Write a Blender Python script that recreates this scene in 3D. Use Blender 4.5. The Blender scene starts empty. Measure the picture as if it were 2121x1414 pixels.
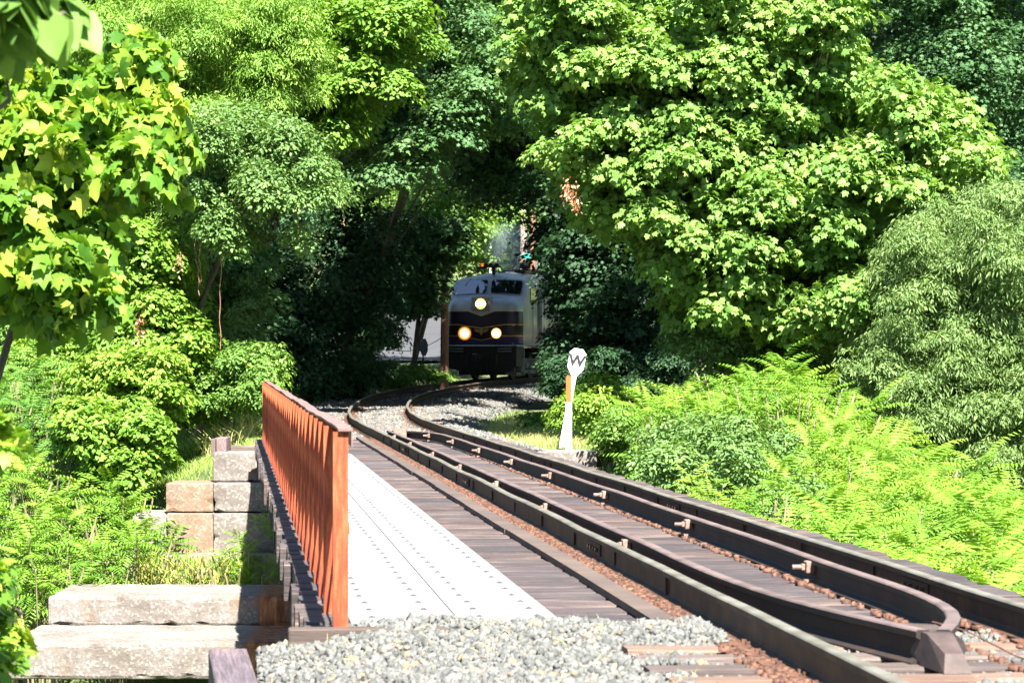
import bpy, math, random
import numpy as np
from math import sin, cos, pi, radians
from mathutils import Vector, Matrix

# ------------------------------------------------------------------ camera, sky, sun
SC = bpy.context.scene
COL = SC.collection
F, CX, HY, HC = 5670.0, 1060.5, 748.0, 1.48      # focal length in photo pixels, centre column, horizon row, eye height
cam_d = bpy.data.cameras.new('camera')
cam = bpy.data.objects.new('camera', cam_d); COL.objects.link(cam)
cam.location = (0, 0, HC); cam.rotation_euler = (radians(90), 0, 0)
cam_d.sensor_width = 36; cam_d.lens = 36 * F / 2121
cam_d.shift_y = (HY - 707) / 2121
cam_d.clip_start = 0.1; cam_d.clip_end = 2000
cam_d.dof.use_dof = True; cam_d.dof.focus_distance = 38; cam_d.dof.aperture_fstop = 7
SC.camera = cam

SUN_DIR = Vector((0.195, -0.765, 1.0)).normalized()      # towards the sun
SUN_EL = math.asin(SUN_DIR.z); SUN_AZ = math.atan2(SUN_DIR.x, SUN_DIR.y)
W = bpy.data.worlds.new('World'); SC.world = W; W.use_nodes = True
wn = W.node_tree; wn.nodes.clear()
wo = wn.nodes.new('ShaderNodeOutputWorld'); wb = wn.nodes.new('ShaderNodeBackground'); ws = wn.nodes.new('ShaderNodeTexSky')
ws.sky_type = 'NISHITA'; ws.sun_disc = False; ws.sun_elevation = SUN_EL; ws.sun_rotation = SUN_AZ; ws.dust_density = 0.2
wb.inputs['Strength'].default_value = 0.05
wn.links.new(ws.outputs[0], wb.inputs['Color']); wn.links.new(wb.outputs[0], wo.inputs[0])
sd = bpy.data.lights.new('sun', 'SUN'); sd.energy = 5.0; sd.angle = radians(0.55); sd.color = (1.0, 0.95, 0.86)
sun = bpy.data.objects.new('sun', sd); COL.objects.link(sun)
sun.rotation_euler = SUN_DIR.to_track_quat('Z', 'Y').to_euler(); sun.location = (10, -30, 60)
SC.view_settings.view_transform = 'Standard'; SC.view_settings.look = 'None'
SC.view_settings.exposure = 2.42; SC.view_settings.gamma = 1
SC.render.engine = 'CYCLES'
SC.cycles.max_bounces = 5; SC.cycles.diffuse_bounces = 3; SC.cycles.transmission_bounces = 4
SC.cycles.glossy_bounces = 3; SC.cycles.transparent_max_bounces = 4
SC.cycles.use_denoising = True

rng = np.random.default_rng(7)
random.seed(7)

# ------------------------------------------------------------------ coordinates
UX, UY = -0.1011, 0.9949                      # direction of the bridge
def B(s, t, z=0.0): return Vector((UX*s + UY*t, UY*s - UX*t, z))
YAW = math.atan2(-UX, UY)                     # object rotation whose +Y runs along the bridge
def at(px, py, Y): return np.array([(px-CX)*Y/F, Y, HC + (HY-py)*Y/F])

# centre line of the track: straight over the bridge, then the bend
_S = np.linspace(8, 126, 473); _ds = _S[1]-_S[0]
_K = np.interp(_S, [8, 46, 52, 60, 70, 80, 92, 106, 126], [0, 0, -0.0024, 0.0061, 0.0025, 0.0051, 0.0094, 0.0124, 0.0124])
_TH = math.atan2(UX, UY) + np.r_[0, np.cumsum((_K[1:]+_K[:-1])/2*_ds)]
_p0 = B(8, 3.44)
_X = _p0.x + np.r_[0, np.cumsum(np.sin(_TH[:-1])*_ds)]; _Y = _p0.y + np.r_[0, np.cumsum(np.cos(_TH[:-1])*_ds)]
_Z = np.interp(_S, [8, 52, 65, 80, 95, 110, 126], [0, 0, 0.0565, 0.1342, 0.3395, 0.6108, 0.88])
def track(s, o=0.0, z=0.0):
    x, y, zz, th = (np.interp(s, _S, a) for a in (_X, _Y, _Z, _TH))
    return np.array([x + o*np.cos(th), y - o*np.sin(th), zz + z])
def heading(s): return float(np.interp(s, _S, _TH))
def track_x(y): return np.interp(y, _Y, _X)
def track_z(y): return np.interp(y, _Y, _Z)

# ------------------------------------------------------------------ mesh helpers
def mesh_np(name, V, Fc, mats, attr=None, matidx=None, smooth=False):
    V = np.ascontiguousarray(V, dtype=np.float32); Fc = np.ascontiguousarray(Fc, dtype=np.int32)
    k = Fc.shape[1]
    me = bpy.data.meshes.new(name)
    me.vertices.add(len(V)); me.vertices.foreach_set('co', V.ravel())
    me.loops.add(Fc.size); me.loops.foreach_set('vertex_index', Fc.ravel())
    me.polygons.add(len(Fc)); me.polygons.foreach_set('loop_start', np.arange(0, Fc.size, k, dtype=np.int32))
    if matidx is not None: me.polygons.foreach_set('material_index', np.asarray(matidx, np.int32))
    if smooth: me.polygons.foreach_set('use_smooth', np.ones(len(Fc), bool))
    if attr is not None:
        a = me.attributes.new('rnd', 'FLOAT', 'POINT'); a.data.foreach_set('value', np.asarray(attr, np.float32))
    for m in (mats if isinstance(mats, (list, tuple)) else [mats]): me.materials.append(m)
    me.update(calc_edges=True)
    return me

def link(name, me, parent=None, loc=(0, 0, 0), rotz=0.0):
    o = bpy.data.objects.new(name, me); COL.objects.link(o)
    o.location = loc; o.rotation_euler = (0, 0, rotz)
    if parent: o.parent = parent
    return o
def tag(o, label, cat, group=None):
    o['label'] = label; o['category'] = cat
    if group: o['group'] = group
    return o
def kind(o, k, label=None):
    o['kind'] = k
    if label: o['label'] = label
    return o
def empty(name, loc=(0, 0, 0), rotz=0.0, label=None, cat=None, group=None):
    o = link(name, None, None, loc, rotz)
    if label: tag(o, label, cat, group)
    return o

class MB:
    """collects boxes, tubes and sweeps into one mesh"""
    def __init__(s): s.v = []; s.f = []; s.m = []; s.mi = 0
    def add(s, vs, fs):
        n = len(s.v); s.v += [tuple(map(float, v)) for v in vs]; s.f += [tuple(i+n for i in f) for f in fs]; s.m += [s.mi]*len(fs)
    def box(s, x0, x1, y0, y1, z0, z1, mat=None, b=0.0):
        if b > 0:
            vs, fs = bevel_box(x0, x1, y0, y1, z0, z1, b)
        else:
            vs = [(x, y, z) for z in (z0, z1) for y in (y0, y1) for x in (x0, x1)]
            fs = [(0, 2, 3, 1), (4, 5, 7, 6), (0, 1, 5, 4), (2, 6, 7, 3), (0, 4, 6, 2), (1, 3, 7, 5)]
        if mat is not None: vs = [mat @ Vector(v) for v in vs]
        s.add(vs, fs)
    def prism(s, pts, axis, a0, a1, mat=None):
        """extrude a 2-D outline along an axis ('x','y','z')"""
        n = len(pts)
        def P(p, a):
            return {'x': (a, p[0], p[1]), 'y': (p[0], a, p[1]), 'z': (p[0], p[1], a)}[axis]
        vs = [P(p, a0) for p in pts] + [P(p, a1) for p in pts]
        if mat is not None: vs = [mat @ Vector(v) for v in vs]
        fs = [tuple(range(n))[::-1], tuple(range(n, 2*n))] + [(i, (i+1) % n, n+(i+1) % n, n+i) for i in range(n)]
        s.add(vs, fs)
    def tube(s, pts, rad, n=6):
        pts = [Vector(p) for p in pts]
        if not hasattr(rad, '__len__'): rad = [rad]*len(pts)
        vs = []; fs = []
        for i, p in enumerate(pts):
            d = (pts[min(i+1, len(pts)-1)] - pts[max(i-1, 0)]).normalized()
            a = d.cross(Vector((0, 0, 1)))
            if a.length < 1e-3: a = Vector((1, 0, 0))
            a.normalize(); c = a.cross(d)
            for k in range(n):
                w = 2*pi*k/n; vs.append(p + rad[i]*(a*cos(w) + c*sin(w)))
        for i in range(len(pts)-1):
            for k in range(n): fs.append((i*n+k, i*n+(k+1) % n, (i+1)*n+(k+1) % n, (i+1)*n+k))
        fs.append(tuple(range(n))[::-1]); fs.append(tuple(range((len(pts)-1)*n, len(pts)*n)))
        s.add(vs, fs)
    def sweep(s, prof, frames):
        """prof: [(lateral, up)], frames: [(origin, lateral unit vector)]"""
        n = len(prof); vs = []; fs = []
        for o, l in frames:
            for a, b in prof: vs.append((o[0]+l[0]*a, o[1]+l[1]*a, o[2]+b))
        for i in range(len(frames)-1):
            for k in range(n): fs.append((i*n+k, i*n+(k+1) % n, (i+1)*n+(k+1) % n, (i+1)*n+k))
        fs.append(tuple(range(n))[::-1]); fs.append(tuple(range((len(frames)-1)*n, len(frames)*n)))
        s.add(vs, fs)
    def mesh(s, name, mats, smooth=False):
        me = bpy.data.meshes.new(name); me.from_pydata(s.v, [], s.f)
        for m in (mats if isinstance(mats, (list, tuple)) else [mats]): me.materials.append(m)
        me.polygons.foreach_set('material_index', s.m)
        if smooth: me.polygons.foreach_set('use_smooth', [True]*len(s.f))
        me.update(); return me
    def build(s, name, mats, parent=None, loc=(0, 0, 0), rotz=0.0, smooth=False):
        return link(name, s.mesh(name, mats, smooth), parent, loc, rotz)

def bevel_box(x0, x1, y0, y1, z0, z1, b):
    import bmesh
    bm = bmesh.new(); bmesh.ops.create_cube(bm, size=1)
    for v in bm.verts:
        v.co = ((x0+x1)/2 + v.co.x*(x1-x0), (y0+y1)/2 + v.co.y*(y1-y0), (z0+z1)/2 + v.co.z*(z1-z0))
    bmesh.ops.bevel(bm, geom=list(bm.edges), offset=b, segments=2, profile=0.5, affect='EDGES')
    bm.verts.index_update()
    vs = [tuple(v.co) for v in bm.verts]; fs = [tuple(v.index for v in f.verts) for f in bm.faces]; bm.free()
    return vs, fs

# ------------------------------------------------------------------ materials
def newmat(name):
    m = bpy.data.materials.new(name); m.use_nodes = True; nt = m.node_tree
    return m, nt, nt.nodes['Principled BSDF']
def N(nt, typ, **kw):
    n = nt.nodes.new(typ)
    for k, v in kw.items(): setattr(n, k, v)
    return n
def L(nt, a, b): nt.links.new(a, b)
def ramp(nt, src, stops, interp='LINEAR'):
    r = N(nt, 'ShaderNodeValToRGB'); r.color_ramp.interpolation = interp
    while len(r.color_ramp.elements) < len(stops): r.color_ramp.elements.new(0.5)
    for e, (p, c) in zip(r.color_ramp.elements, stops): e.position = p; e.color = (*c, 1)
    L(nt, src, r.inputs[0]); return r.outputs[0]
def noise(nt, scale, detail=4, rough=0.55, coords='Object', stretch=None, dist=0.0, obj_random=False):
    tc = N(nt, 'ShaderNodeTexCoord'); out = tc.outputs[coords]
    if stretch or obj_random:
        mp = N(nt, 'ShaderNodeMapping'); L(nt, out, mp.inputs[0])
        if stretch: mp.inputs['Scale'].default_value = stretch
        if obj_random:
            oi = N(nt, 'ShaderNodeObjectInfo'); mu = N(nt, 'ShaderNodeMath', operation='MULTIPLY'); mu.inputs[1].default_value = 60
            L(nt, oi.outputs['Random'], mu.inputs[0]); L(nt, mu.outputs[0], mp.inputs['Location'])
        out = mp.outputs[0]
    n = N(nt, 'ShaderNodeTexNoise'); n.inputs['Scale'].default_value = scale; n.inputs['Detail'].default_value = detail
    n.inputs['Roughness'].default_value = rough; n.inputs['Distortion'].default_value = dist
    L(nt, out, n.inputs['Vector']); return n.outputs['Fac']
def mix(nt, fac, a, b, mode='MIX'):
    m = N(nt, 'ShaderNodeMix', data_type='RGBA', blend_type=mode)
    for sock, v in ((m.inputs[0], fac), (m.inputs[6], a), (m.inputs[7], b)):
        if isinstance(v, (int, float)): sock.default_value = v
        elif isinstance(v, tuple): sock.default_value = (*v, 1)
        else: L(nt, v, sock)
    return m.outputs[2]
def bump(nt, bs, h, strength=0.5, dist=0.02):
    b = N(nt, 'ShaderNodeBump'); b.inputs['Strength'].default_value = strength; b.inputs['Distance'].default_value = dist
    L(nt, h, b.inputs['Height']); L(nt, b.outputs[0], bs.inputs['Normal'])

def simple(name, col, rough=0.6, metal=0.0, var=0.25, scale=8, stretch=None):
    m, nt, bs = newmat(name)
    f = noise(nt, scale, stretch=stretch)
    lo = tuple(c*(1-var) for c in col); hi = tuple(min(1, c*(1+var)) for c in col)
    L(nt, ramp(nt, f, [(0.3, lo), (0.7, hi)]), bs.inputs['Base Color'])
    bs.inputs['Roughness'].default_value = rough; bs.inputs['Metallic'].default_value = metal
    return m

def leafmat(name, stops, trans=0.35, rough=0.5, spec=0.22):
    """stops: colours over the leaf's own random value"""
    m, nt, bs = newmat(name)
    a = N(nt, 'ShaderNodeAttribute', attribute_name='rnd')
    oi = N(nt, 'ShaderNodeObjectInfo'); ma = N(nt, 'ShaderNodeMath', operation='MULTIPLY_ADD'); ma.inputs[1].default_value = 0.30; ma.inputs[2].default_value = -0.15
    L(nt, oi.outputs['Random'], ma.inputs[0]); sm = N(nt, 'ShaderNodeMath', operation='ADD'); L(nt, ma.outputs[0], sm.inputs[0]); L(nt, a.outputs['Fac'], sm.inputs[1])
    c = ramp(nt, sm.outputs[0], stops)
    L(nt, c, bs.inputs['Base Color']); bs.inputs['Roughness'].default_value = rough
    bs.inputs['Specular IOR Level'].default_value = spec
    tr = N(nt, 'ShaderNodeBsdfTranslucent')
    tc = mix(nt, 1.0, c, (1.0, 1.0, 0.35), 'MULTIPLY'); tb = mix(nt, 0.5, tc, (0.0, 0.0, 0.0), 'ADD')
    L(nt, tb, tr.inputs['Color'])
    ms = N(nt, 'ShaderNodeMixShader'); ms.inputs[0].default_value = trans
    out = nt.nodes['Material Output']
    L(nt, bs.outputs[0], ms.inputs[1]); L(nt, tr.outputs[0], ms.inputs[2]); L(nt, ms.outputs[0], out.inputs['Surface'])
    return m

def rust_mat(name, dark, mid, light, scale=6, stretch=None):
    m, nt, bs = newmat(name)
    f = noise(nt, scale, 6, 0.65, stretch=stretch)
    c = ramp(nt, f, [(0.3, dark), (0.5, mid), (0.72, light)])
    L(nt, c, bs.inputs['Base Color']); bs.inputs['Roughness'].default_value = 0.75
    bump(nt, bs, noise(nt, 60, 4), 0.3, 0.004); return m

M = {}
M['fence'] = rust_mat('rusty_orange_paint', (0.075, 0.014, 0.006), (0.25, 0.042, 0.010), (0.46, 0.125, 0.042), 12, (3, 3, 0.35))
M['cap'] = rust_mat('brown_cap_steel', (0.09, 0.05, 0.05), (0.16, 0.095, 0.09), (0.26, 0.15, 0.12), 5)
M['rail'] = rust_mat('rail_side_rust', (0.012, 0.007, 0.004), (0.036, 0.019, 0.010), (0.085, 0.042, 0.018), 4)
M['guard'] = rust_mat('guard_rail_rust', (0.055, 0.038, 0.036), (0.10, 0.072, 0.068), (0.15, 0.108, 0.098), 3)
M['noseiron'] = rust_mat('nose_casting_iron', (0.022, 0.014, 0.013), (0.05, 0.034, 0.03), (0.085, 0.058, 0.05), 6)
M['guardshade'] = rust_mat('guard_rail_shaded_side', (0.004, 0.003, 0.003), (0.011, 0.007, 0.006), (0.032, 0.016, 0.010), 3)  # near-black rust for the sides, with their shade painted into the colour
M['chip'] = rust_mat('orange_rust', (0.028, 0.014, 0.010), (0.085, 0.036, 0.020), (0.17, 0.075, 0.038), 14)
M['bolt'] = rust_mat('bolt_steel', (0.10, 0.065, 0.05), (0.2, 0.13, 0.10), (0.3, 0.2, 0.16), 20)
m, nt, bs = newmat('rail_head_steel'); M['railtop'] = m
L(nt, ramp(nt, noise(nt, 4, 5), [(0.3, (0.10, 0.085, 0.068)), (0.7, (0.20, 0.195, 0.17))]), bs.inputs['Base Color'])
bs.inputs['Metallic'].default_value = 0.15; bs.inputs['Roughness'].default_value = 0.42

def wood_mat(name, a, b, c, d):
    m, nt, bs = newmat(name)
    g = noise(nt, 6, 8, 0.75, stretch=(0.3, 9, 9), obj_random=True, dist=.3)
    g2 = noise(nt, 1.3, 3, 0.5, obj_random=True)
    c1 = ramp(nt, g, [(0.28, a), (0.45, b), (0.58, c), (0.75, d)])
    oi = N(nt, 'ShaderNodeObjectInfo')
    tone = ramp(nt, oi.outputs['Random'], [(0, (0.5, 0.48, 0.52)), (0.3, (1.1, 0.98, 0.93)), (0.55, (0.75, 0.74, 0.80)), (0.8, (1.5, 1.3, 1.15)), (1, (0.95, 0.72, 0.62))])
    c2 = mix(nt, 1.0, c1, tone, 'MULTIPLY')
    c3 = mix(nt, 1.0, c2, ramp(nt, g2, [(0.35, (0.75, 0.75, 0.8)), (0.7, (1.2, 1.15, 1.1))]), 'MULTIPLY')
    L(nt, c3, bs.inputs['Base Color']); bs.inputs['Roughness'].default_value = 0.85
    bump(nt, bs, g, 0.7, 0.012); return m
M['tie'] = wood_mat('weathered_tie_wood', (0.006, 0.005, 0.006), (0.034, 0.029, 0.032), (0.088, 0.075, 0.075), (0.30, 0.25, 0.215))
M['oldtie'] = wood_mat('grey_tie_wood', (0.035, 0.026, 0.022), (0.10, 0.078, 0.065), (0.18, 0.145, 0.12), (0.28, 0.23, 0.20))
M['plank'] = wood_mat('plank_wood', (0.022, 0.018, 0.017), (0.055, 0.046, 0.043), (0.09, 0.074, 0.062), (0.16, 0.132, 0.095))
M['timber'] = wood_mat('purple_timber', (0.03, 0.024, 0.026), (0.085, 0.07, 0.08), (0.15, 0.125, 0.14), (0.26, 0.19, 0.16))

m, nt, bs = newmat('white_deck_plate'); M['grating'] = m
L(nt, ramp(nt, noise(nt, 3, 6, 0.6), [(0.3, (0.19, 0.193, 0.205)), (0.45, (0.235, 0.238, 0.247)), (0.7, (0.265, 0.267, 0.27))]), bs.inputs['Base Color'])
bs.inputs['Roughness'].default_value = 0.5; bs.inputs['Metallic'].default_value = 0.1
M['clamp'] = simple('grey_clamp', (0.07, 0.075, 0.09), 0.5, 0.3)

def concrete_mat(name, base, stain, stain_amt):
    m, nt, bs = newmat(name)
    tc = N(nt, 'ShaderNodeTexCoord')
    vo = N(nt, 'ShaderNodeTexVoronoi'); vo.inputs['Scale'].default_value = 26; vo.inputs['Randomness'].default_value = 1
    L(nt, tc.outputs['Object'], vo.inputs['Vector'])
    agg = ramp(nt, vo.outputs['Color'], [(0.0, tuple(x*0.75 for x in base)), (0.6, base), (0.72, tuple(min(0.85, x*1.7) for x in base)), (0.8, tuple(x*1.05 for x in base)), (1, tuple(x*0.9 for x in base))])
    big = ramp(nt, noise(nt, 1.1, 5, 0.6), [(0.32, (0.62, 0.57, 0.52)), (0.5, (0.95, 0.93, 0.9)), (0.68, (1.12, 1.1, 1.08))])
    c = mix(nt, 1.0, agg, big, 'MULTIPLY')
    st = ramp(nt, noise(nt, 1.6, 4, 0.6, stretch=(1, 1, 0.35)), [(0.62-stain_amt, (0, 0, 0)), (0.8-stain_amt, (1, 1, 1))])
    c = mix(nt, st, c, mix(nt, 0.75, agg, stain))
    L(nt, c, bs.inputs['Base Color']); bs.inputs['Roughness'].default_value = 0.9
    bump(nt, bs, vo.outputs['Distance'], 0.35, 0.01); return m
M['conc'] = concrete_mat('aggregate_concrete', (0.165, 0.148, 0.137), (0.14, 0.09, 0.055), 0.05)
M['conc_brown'] = concrete_mat('stained_concrete', (0.185, 0.138, 0.105), (0.17, 0.09, 0.045), 0.22)
M['conc_pale'] = concrete_mat('pale_concrete', (0.21, 0.19, 0.17), (0.35, 0.26, 0.17), 0.05)
# concrete with a rust run under the bridge girder
m = concrete_mat('rust_run_concrete', (0.165, 0.148, 0.137), (0.14, 0.09, 0.055), 0.05); M['conc_rust'] = m
nt = m.node_tree; bs = nt.nodes['Principled BSDF']
src = bs.inputs['Base Color'].links[0].from_socket
tc = N(nt, 'ShaderNodeTexCoord'); sx = N(nt, 'ShaderNodeSeparateXYZ'); L(nt, tc.outputs['Object'], sx.inputs[0])
ad = N(nt, 'ShaderNodeMath', operation='ADD'); nz = noise(nt, 5, 5, 0.7, stretch=(1.6, 1, 0.25))
mm = N(nt, 'ShaderNodeMath', operation='MULTIPLY_ADD'); L(nt, nz, mm.inputs[0]); mm.inputs[1].default_value = 0.7; mm.inputs[2].default_value = -0.35
sh_ = N(nt, 'ShaderNodeMath', operation='SUBTRACT'); L(nt, sx.outputs['X'], sh_.inputs[0]); sh_.inputs[1].default_value = 1.15
L(nt, sh_.outputs[0], ad.inputs[0]); L(nt, mm.outputs[0], ad.inputs[1])
rr = ramp(nt, ad.outputs[0], [(0.0, (0, 0, 0)), (0.08, (0, 0, 0)), (0.30, (1, 1, 1)), (0.62, (1, 1, 1)), (0.9, (0.3, 0.3, 0.3))])
rc = ramp(nt, nz, [(0.35, (0.10, 0.03, 0.012)), (0.55, (0.30, 0.11, 0.04)), (0.7, (0.42, 0.24, 0.13))])
L(nt, mix(nt, rr, src, rc), bs.inputs['Base Color'])

def gravel_mat(name, scale, stops, bstr=0.9, bd=0.03):
    m, nt, bs = newmat(name)
    tc = N(nt, 'ShaderNodeTexCoord'); vo = N(nt, 'ShaderNodeTexVoronoi'); vo.inputs['Scale'].default_value = scale
    L(nt, tc.outputs['Object'], vo.inputs['Vector'])
    c = ramp(nt, vo.outputs['Color'], stops)
    ed = ramp(nt, vo.outputs['Distance'], [(0.25, (1.05, 1.05, 1.05)), (0.8, (0.5, 0.5, 0.5))])
    c = mix(nt, 1.0, c, ed, 'MULTIPLY')
    L(nt, mix(nt, 1.0, c, ramp(nt, noise(nt, 0.8, 4), [(0.3, (0.82, 0.78, 0.74)), (0.7, (1.1, 1.1, 1.12))]), 'MULTIPLY'), bs.inputs['Base Color'])
    bs.inputs['Roughness'].default_value = 0.95
    bump(nt, bs, vo.outputs['Distance'], bstr, -bd); return m
GS = [(0, (0.07, 0.07, 0.067)), (0.35, (0.115, 0.116, 0.11)), (0.7, (0.155, 0.152, 0.142)), (0.9, (0.32, 0.25, 0.20)), (1, (0.15, 0.16, 0.16))]
M['ballast'] = gravel_mat('ballast_gravel', 17, GS)
M['nearballast'] = gravel_mat('near_ballast_gravel', 24, GS)
m, nt, bs = newmat('ballast_stone'); M['stone'] = m
a = N(nt, 'ShaderNodeAttribute', attribute_name='rnd')
L(nt, mix(nt, 1.0, ramp(nt, a.outputs['Fac'], [(0, (0.06, 0.064, 0.062)), (0.3, (0.092, 0.096, 0.092)), (0.75, (0.122, 0.126, 0.12)), (0.90, (0.15, 0.148, 0.136)), (0.95, (0.25, 0.15, 0.08)), (1, (0.32, 0.30, 0.26))]),
    ramp(nt, noise(nt, 30, 4), [(0.3, (0.8, 0.8, 0.8)), (0.7, (1.12, 1.12, 1.12))]), 'MULTIPLY'), bs.inputs['Base Color'])
bs.inputs['Roughness'].default_value = 0.9

m, nt, bs = newmat('earth_and_moss'); M['ground'] = m
L(nt, ramp(nt, noise(nt, 1.4, 8, 0.7), [(0.3, (0.03, 0.04, 0.015)), (0.5, (0.07, 0.10, 0.03)), (0.7, (0.14, 0.15, 0.06))]), bs.inputs['Base Color'])
bs.inputs['Roughness'].default_value = 1.0; bump(nt, bs, noise(nt, 9, 6), 0.8, 0.1)
M['road'] = simple('pale_road', (0.045, 0.048, 0.056), 0.9, var=0.18, scale=0.9)
M['bark'] = rust_mat('grey_bark', (0.03, 0.025, 0.018), (0.07, 0.058, 0.045), (0.14, 0.115, 0.09), 6, (3, 3, 0.6))
M['palebark'] = rust_mat('pale_mottled_bark', (0.16, 0.12, 0.08), (0.34, 0.29, 0.23), (0.6, 0.56, 0.5), 5, (2, 2, 0.9))
M['pole'] = rust_mat('utility_pole_wood', (0.13, 0.06, 0.035), (0.25, 0.125, 0.075), (0.36, 0.2, 0.13), 6, (4, 4, 0.4))
M['palepole'] = rust_mat('pale_pole_wood', (0.26, 0.19, 0.15), (0.4, 0.31, 0.26), (0.5, 0.4, 0.34), 6, (4, 4, 0.4))
M['white'] = simple('white_paint', (0.78, 0.78, 0.76), 0.6, var=0.06, scale=14)
M['black'] = simple('black_paint', (0.02, 0.02, 0.022), 0.5, var=0.3)
M['orange'] = simple('orange_plastic', (0.7, 0.10, 0.02), 0.45, var=0.1)
M['greymetal'] = simple('grey_metal', (0.22, 0.22, 0.24), 0.5, 0.4)
M['teal'] = simple('teal_sign_green', (0.01, 0.42, 0.36), 0.4, var=0.05)
M['steel'] = rust_mat('dark_girder_steel', (0.02, 0.025, 0.018), (0.045, 0.05, 0.04), (0.12, 0.07, 0.04), 3)
M['dead'] = leafmat('dead_leaves', [(0, (0.25, 0.09, 0.04)), (0.5, (0.42, 0.19, 0.10)), (1, (0.6, 0.42, 0.25))], 0.2)
M['drygrass'] = leafmat('dry_grass', [(0, (0.20, 0.26, 0.06)), (0.35, (0.42, 0.42, 0.16)), (1, (0.60, 0.54, 0.27))], 0.3)
M['grass'] = leafmat('green_grass', [(0, (0.12, 0.22, 0.04)), (0.6, (0.26, 0.40, 0.08)), (1, (0.42, 0.50, 0.14))], 0.3)
def greens(d, mi, l): return [(0, d), (0.5, mi), (1, l)]
M['sycamore'] = leafmat('sycamore_leaves', greens((0.10, 0.21, 0.04), (0.165, 0.305, 0.065), (0.30, 0.44, 0.12)), 0.40)
M['nearmaple'] = leafmat('near_maple_leaves', greens((0.05, 0.14, 0.015), (0.17, 0.33, 0.035), (0.42, 0.52, 0.07)), 0.40)
M['locust'] = leafmat('locust_leaves', greens((0.10, 0.21, 0.03), (0.18, 0.33, 0.05), (0.30, 0.43, 0.085)), 0.40)
M['elm'] = leafmat('elm_leaves', greens((0.085, 0.165, 0.045), (0.14, 0.25, 0.07), (0.20, 0.32, 0.105)), 0.35)
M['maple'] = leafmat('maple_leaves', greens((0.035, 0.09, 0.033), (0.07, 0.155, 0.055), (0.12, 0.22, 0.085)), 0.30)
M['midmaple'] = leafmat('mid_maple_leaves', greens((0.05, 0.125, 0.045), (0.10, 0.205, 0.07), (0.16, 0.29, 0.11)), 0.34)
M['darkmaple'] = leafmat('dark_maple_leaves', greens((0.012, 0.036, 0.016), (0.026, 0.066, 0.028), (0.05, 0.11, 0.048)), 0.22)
M['willow'] = leafmat('narrow_leaves', greens((0.11, 0.19, 0.055), (0.18, 0.28, 0.09), (0.28, 0.38, 0.14)), 0.38)
M['ivy'] = leafmat('vine_leaves', greens((0.11, 0.22, 0.03), (0.19, 0.34, 0.045), (0.30, 0.43, 0.075)), 0.40)
M['shrub'] = leafmat('shrub_leaves', greens((0.08, 0.17, 0.035), (0.15, 0.28, 0.055), (0.24, 0.37, 0.09)), 0.38)
M['sumac'] = leafmat('sumac_leaves', greens((0.055, 0.15, 0.02), (0.16, 0.31, 0.035), (0.30, 0.42, 0.06)), 0.38)
M['darksumac'] = leafmat('deep_sumac_leaves', greens((0.06, 0.16, 0.035), (0.14, 0.28, 0.05), (0.25, 0.38, 0.075)), 0.37)
M['stem'] = simple('green_brown_stem', (0.20, 0.18, 0.09), 0.8)

# ------------------------------------------------------------------ terrain
def smooth(a, b, x):
    t = np.clip((x-a)/(b-a), 0, 1); return t*t*(3-2*t)
def ground_z(X, Y):
    X = np.asarray(X, float); Y = np.asarray(Y, float)
    s = UX*X + UY*Y; t = UY*X - UX*Y
    d = X - track_x(Y)
    valley = -5.6
    near = -0.10 - 0.5*np.clip(-0.15-t, 0, 9)*smooth(11.5, 14.5, s) - 0.45*np.clip(t-6.0, 0, 9) - 0.3*np.clip(-t-2, 0, 8)
    near = np.where(s < 8, np.maximum(near, -1.6), near)
    fade = 1 - smooth(62, 90, Y)
    fl = np.clip(-d-3.0, 0, 9)*0.42*fade; fr = np.clip(d-5.8, 0, 9)*0.40*fade
    far = -0.30 + track_z(Y)*0.95 - fl - fr
    far = far + np.clip(Y-118, 0, 75)*0.085 + np.clip(Y-175, 0, 200)*0.35
    side = smooth(14, 45, np.abs(d))*smooth(75, 110, Y)*5
    far = far + side
    w_near = 1 - smooth(13.0, 14.6, s)
    out = (np.abs(t-3) > 4)
    w_far = np.where(t < 5, smooth(52.5, 55.6, s), smooth(44.0, 54.5, s))
    z = valley + (near-valley)*w_near + (far-valley)*w_far
    return z
gx = np.concatenate([np.linspace(-140, -24, 30), np.linspace(-22, 22, 111), np.linspace(24, 140, 30)])
gy = np.concatenate([np.linspace(-90, -20, 10), np.linspace(-18, 6, 13), np.linspace(7, 70, 150), np.linspace(71, 130, 70), np.linspace(133, 300, 30)])
GX, GY = np.meshgrid(gx, gy); GZ = ground_z(GX, GY) + 0.04*np.sin(GX*3.1+GY*1.7)*np.cos(GY*2.3)
nx, ny = len(gx), len(gy)
ii = np.arange(nx*ny).reshape(ny, nx)
Fq = np.stack([ii[:-1, :-1].ravel(), ii[:-1, 1:].ravel(), ii[1:, 1:].ravel(), ii[1:, :-1].ravel()], 1)
kind(link('ground', mesh_np('ground', np.stack([GX.ravel(), GY.ravel(), GZ.ravel()], 1), Fq, M['ground'], smooth=True)), 'structure')

# the street that climbs away behind the train
rx = np.linspace(-30, 12, 43); ry = np.linspace(128, 176, 40)
RX, RY = np.meshgrid(rx, ry); ii = np.arange(RX.size).reshape(RX.shape)
Fq = np.stack([ii[:-1, :-1].ravel(), ii[:-1, 1:].ravel(), ii[1:, 1:].ravel(), ii[1:, :-1].ravel()], 1)
RZ = np.maximum(ground_z(RX, RY) + 0.12, 0)
kind(link('road', mesh_np('road', np.stack([RX.ravel(), RY.ravel(), RZ.ravel()], 1), Fq, M['road'], smooth=True)), 'structure')

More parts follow.
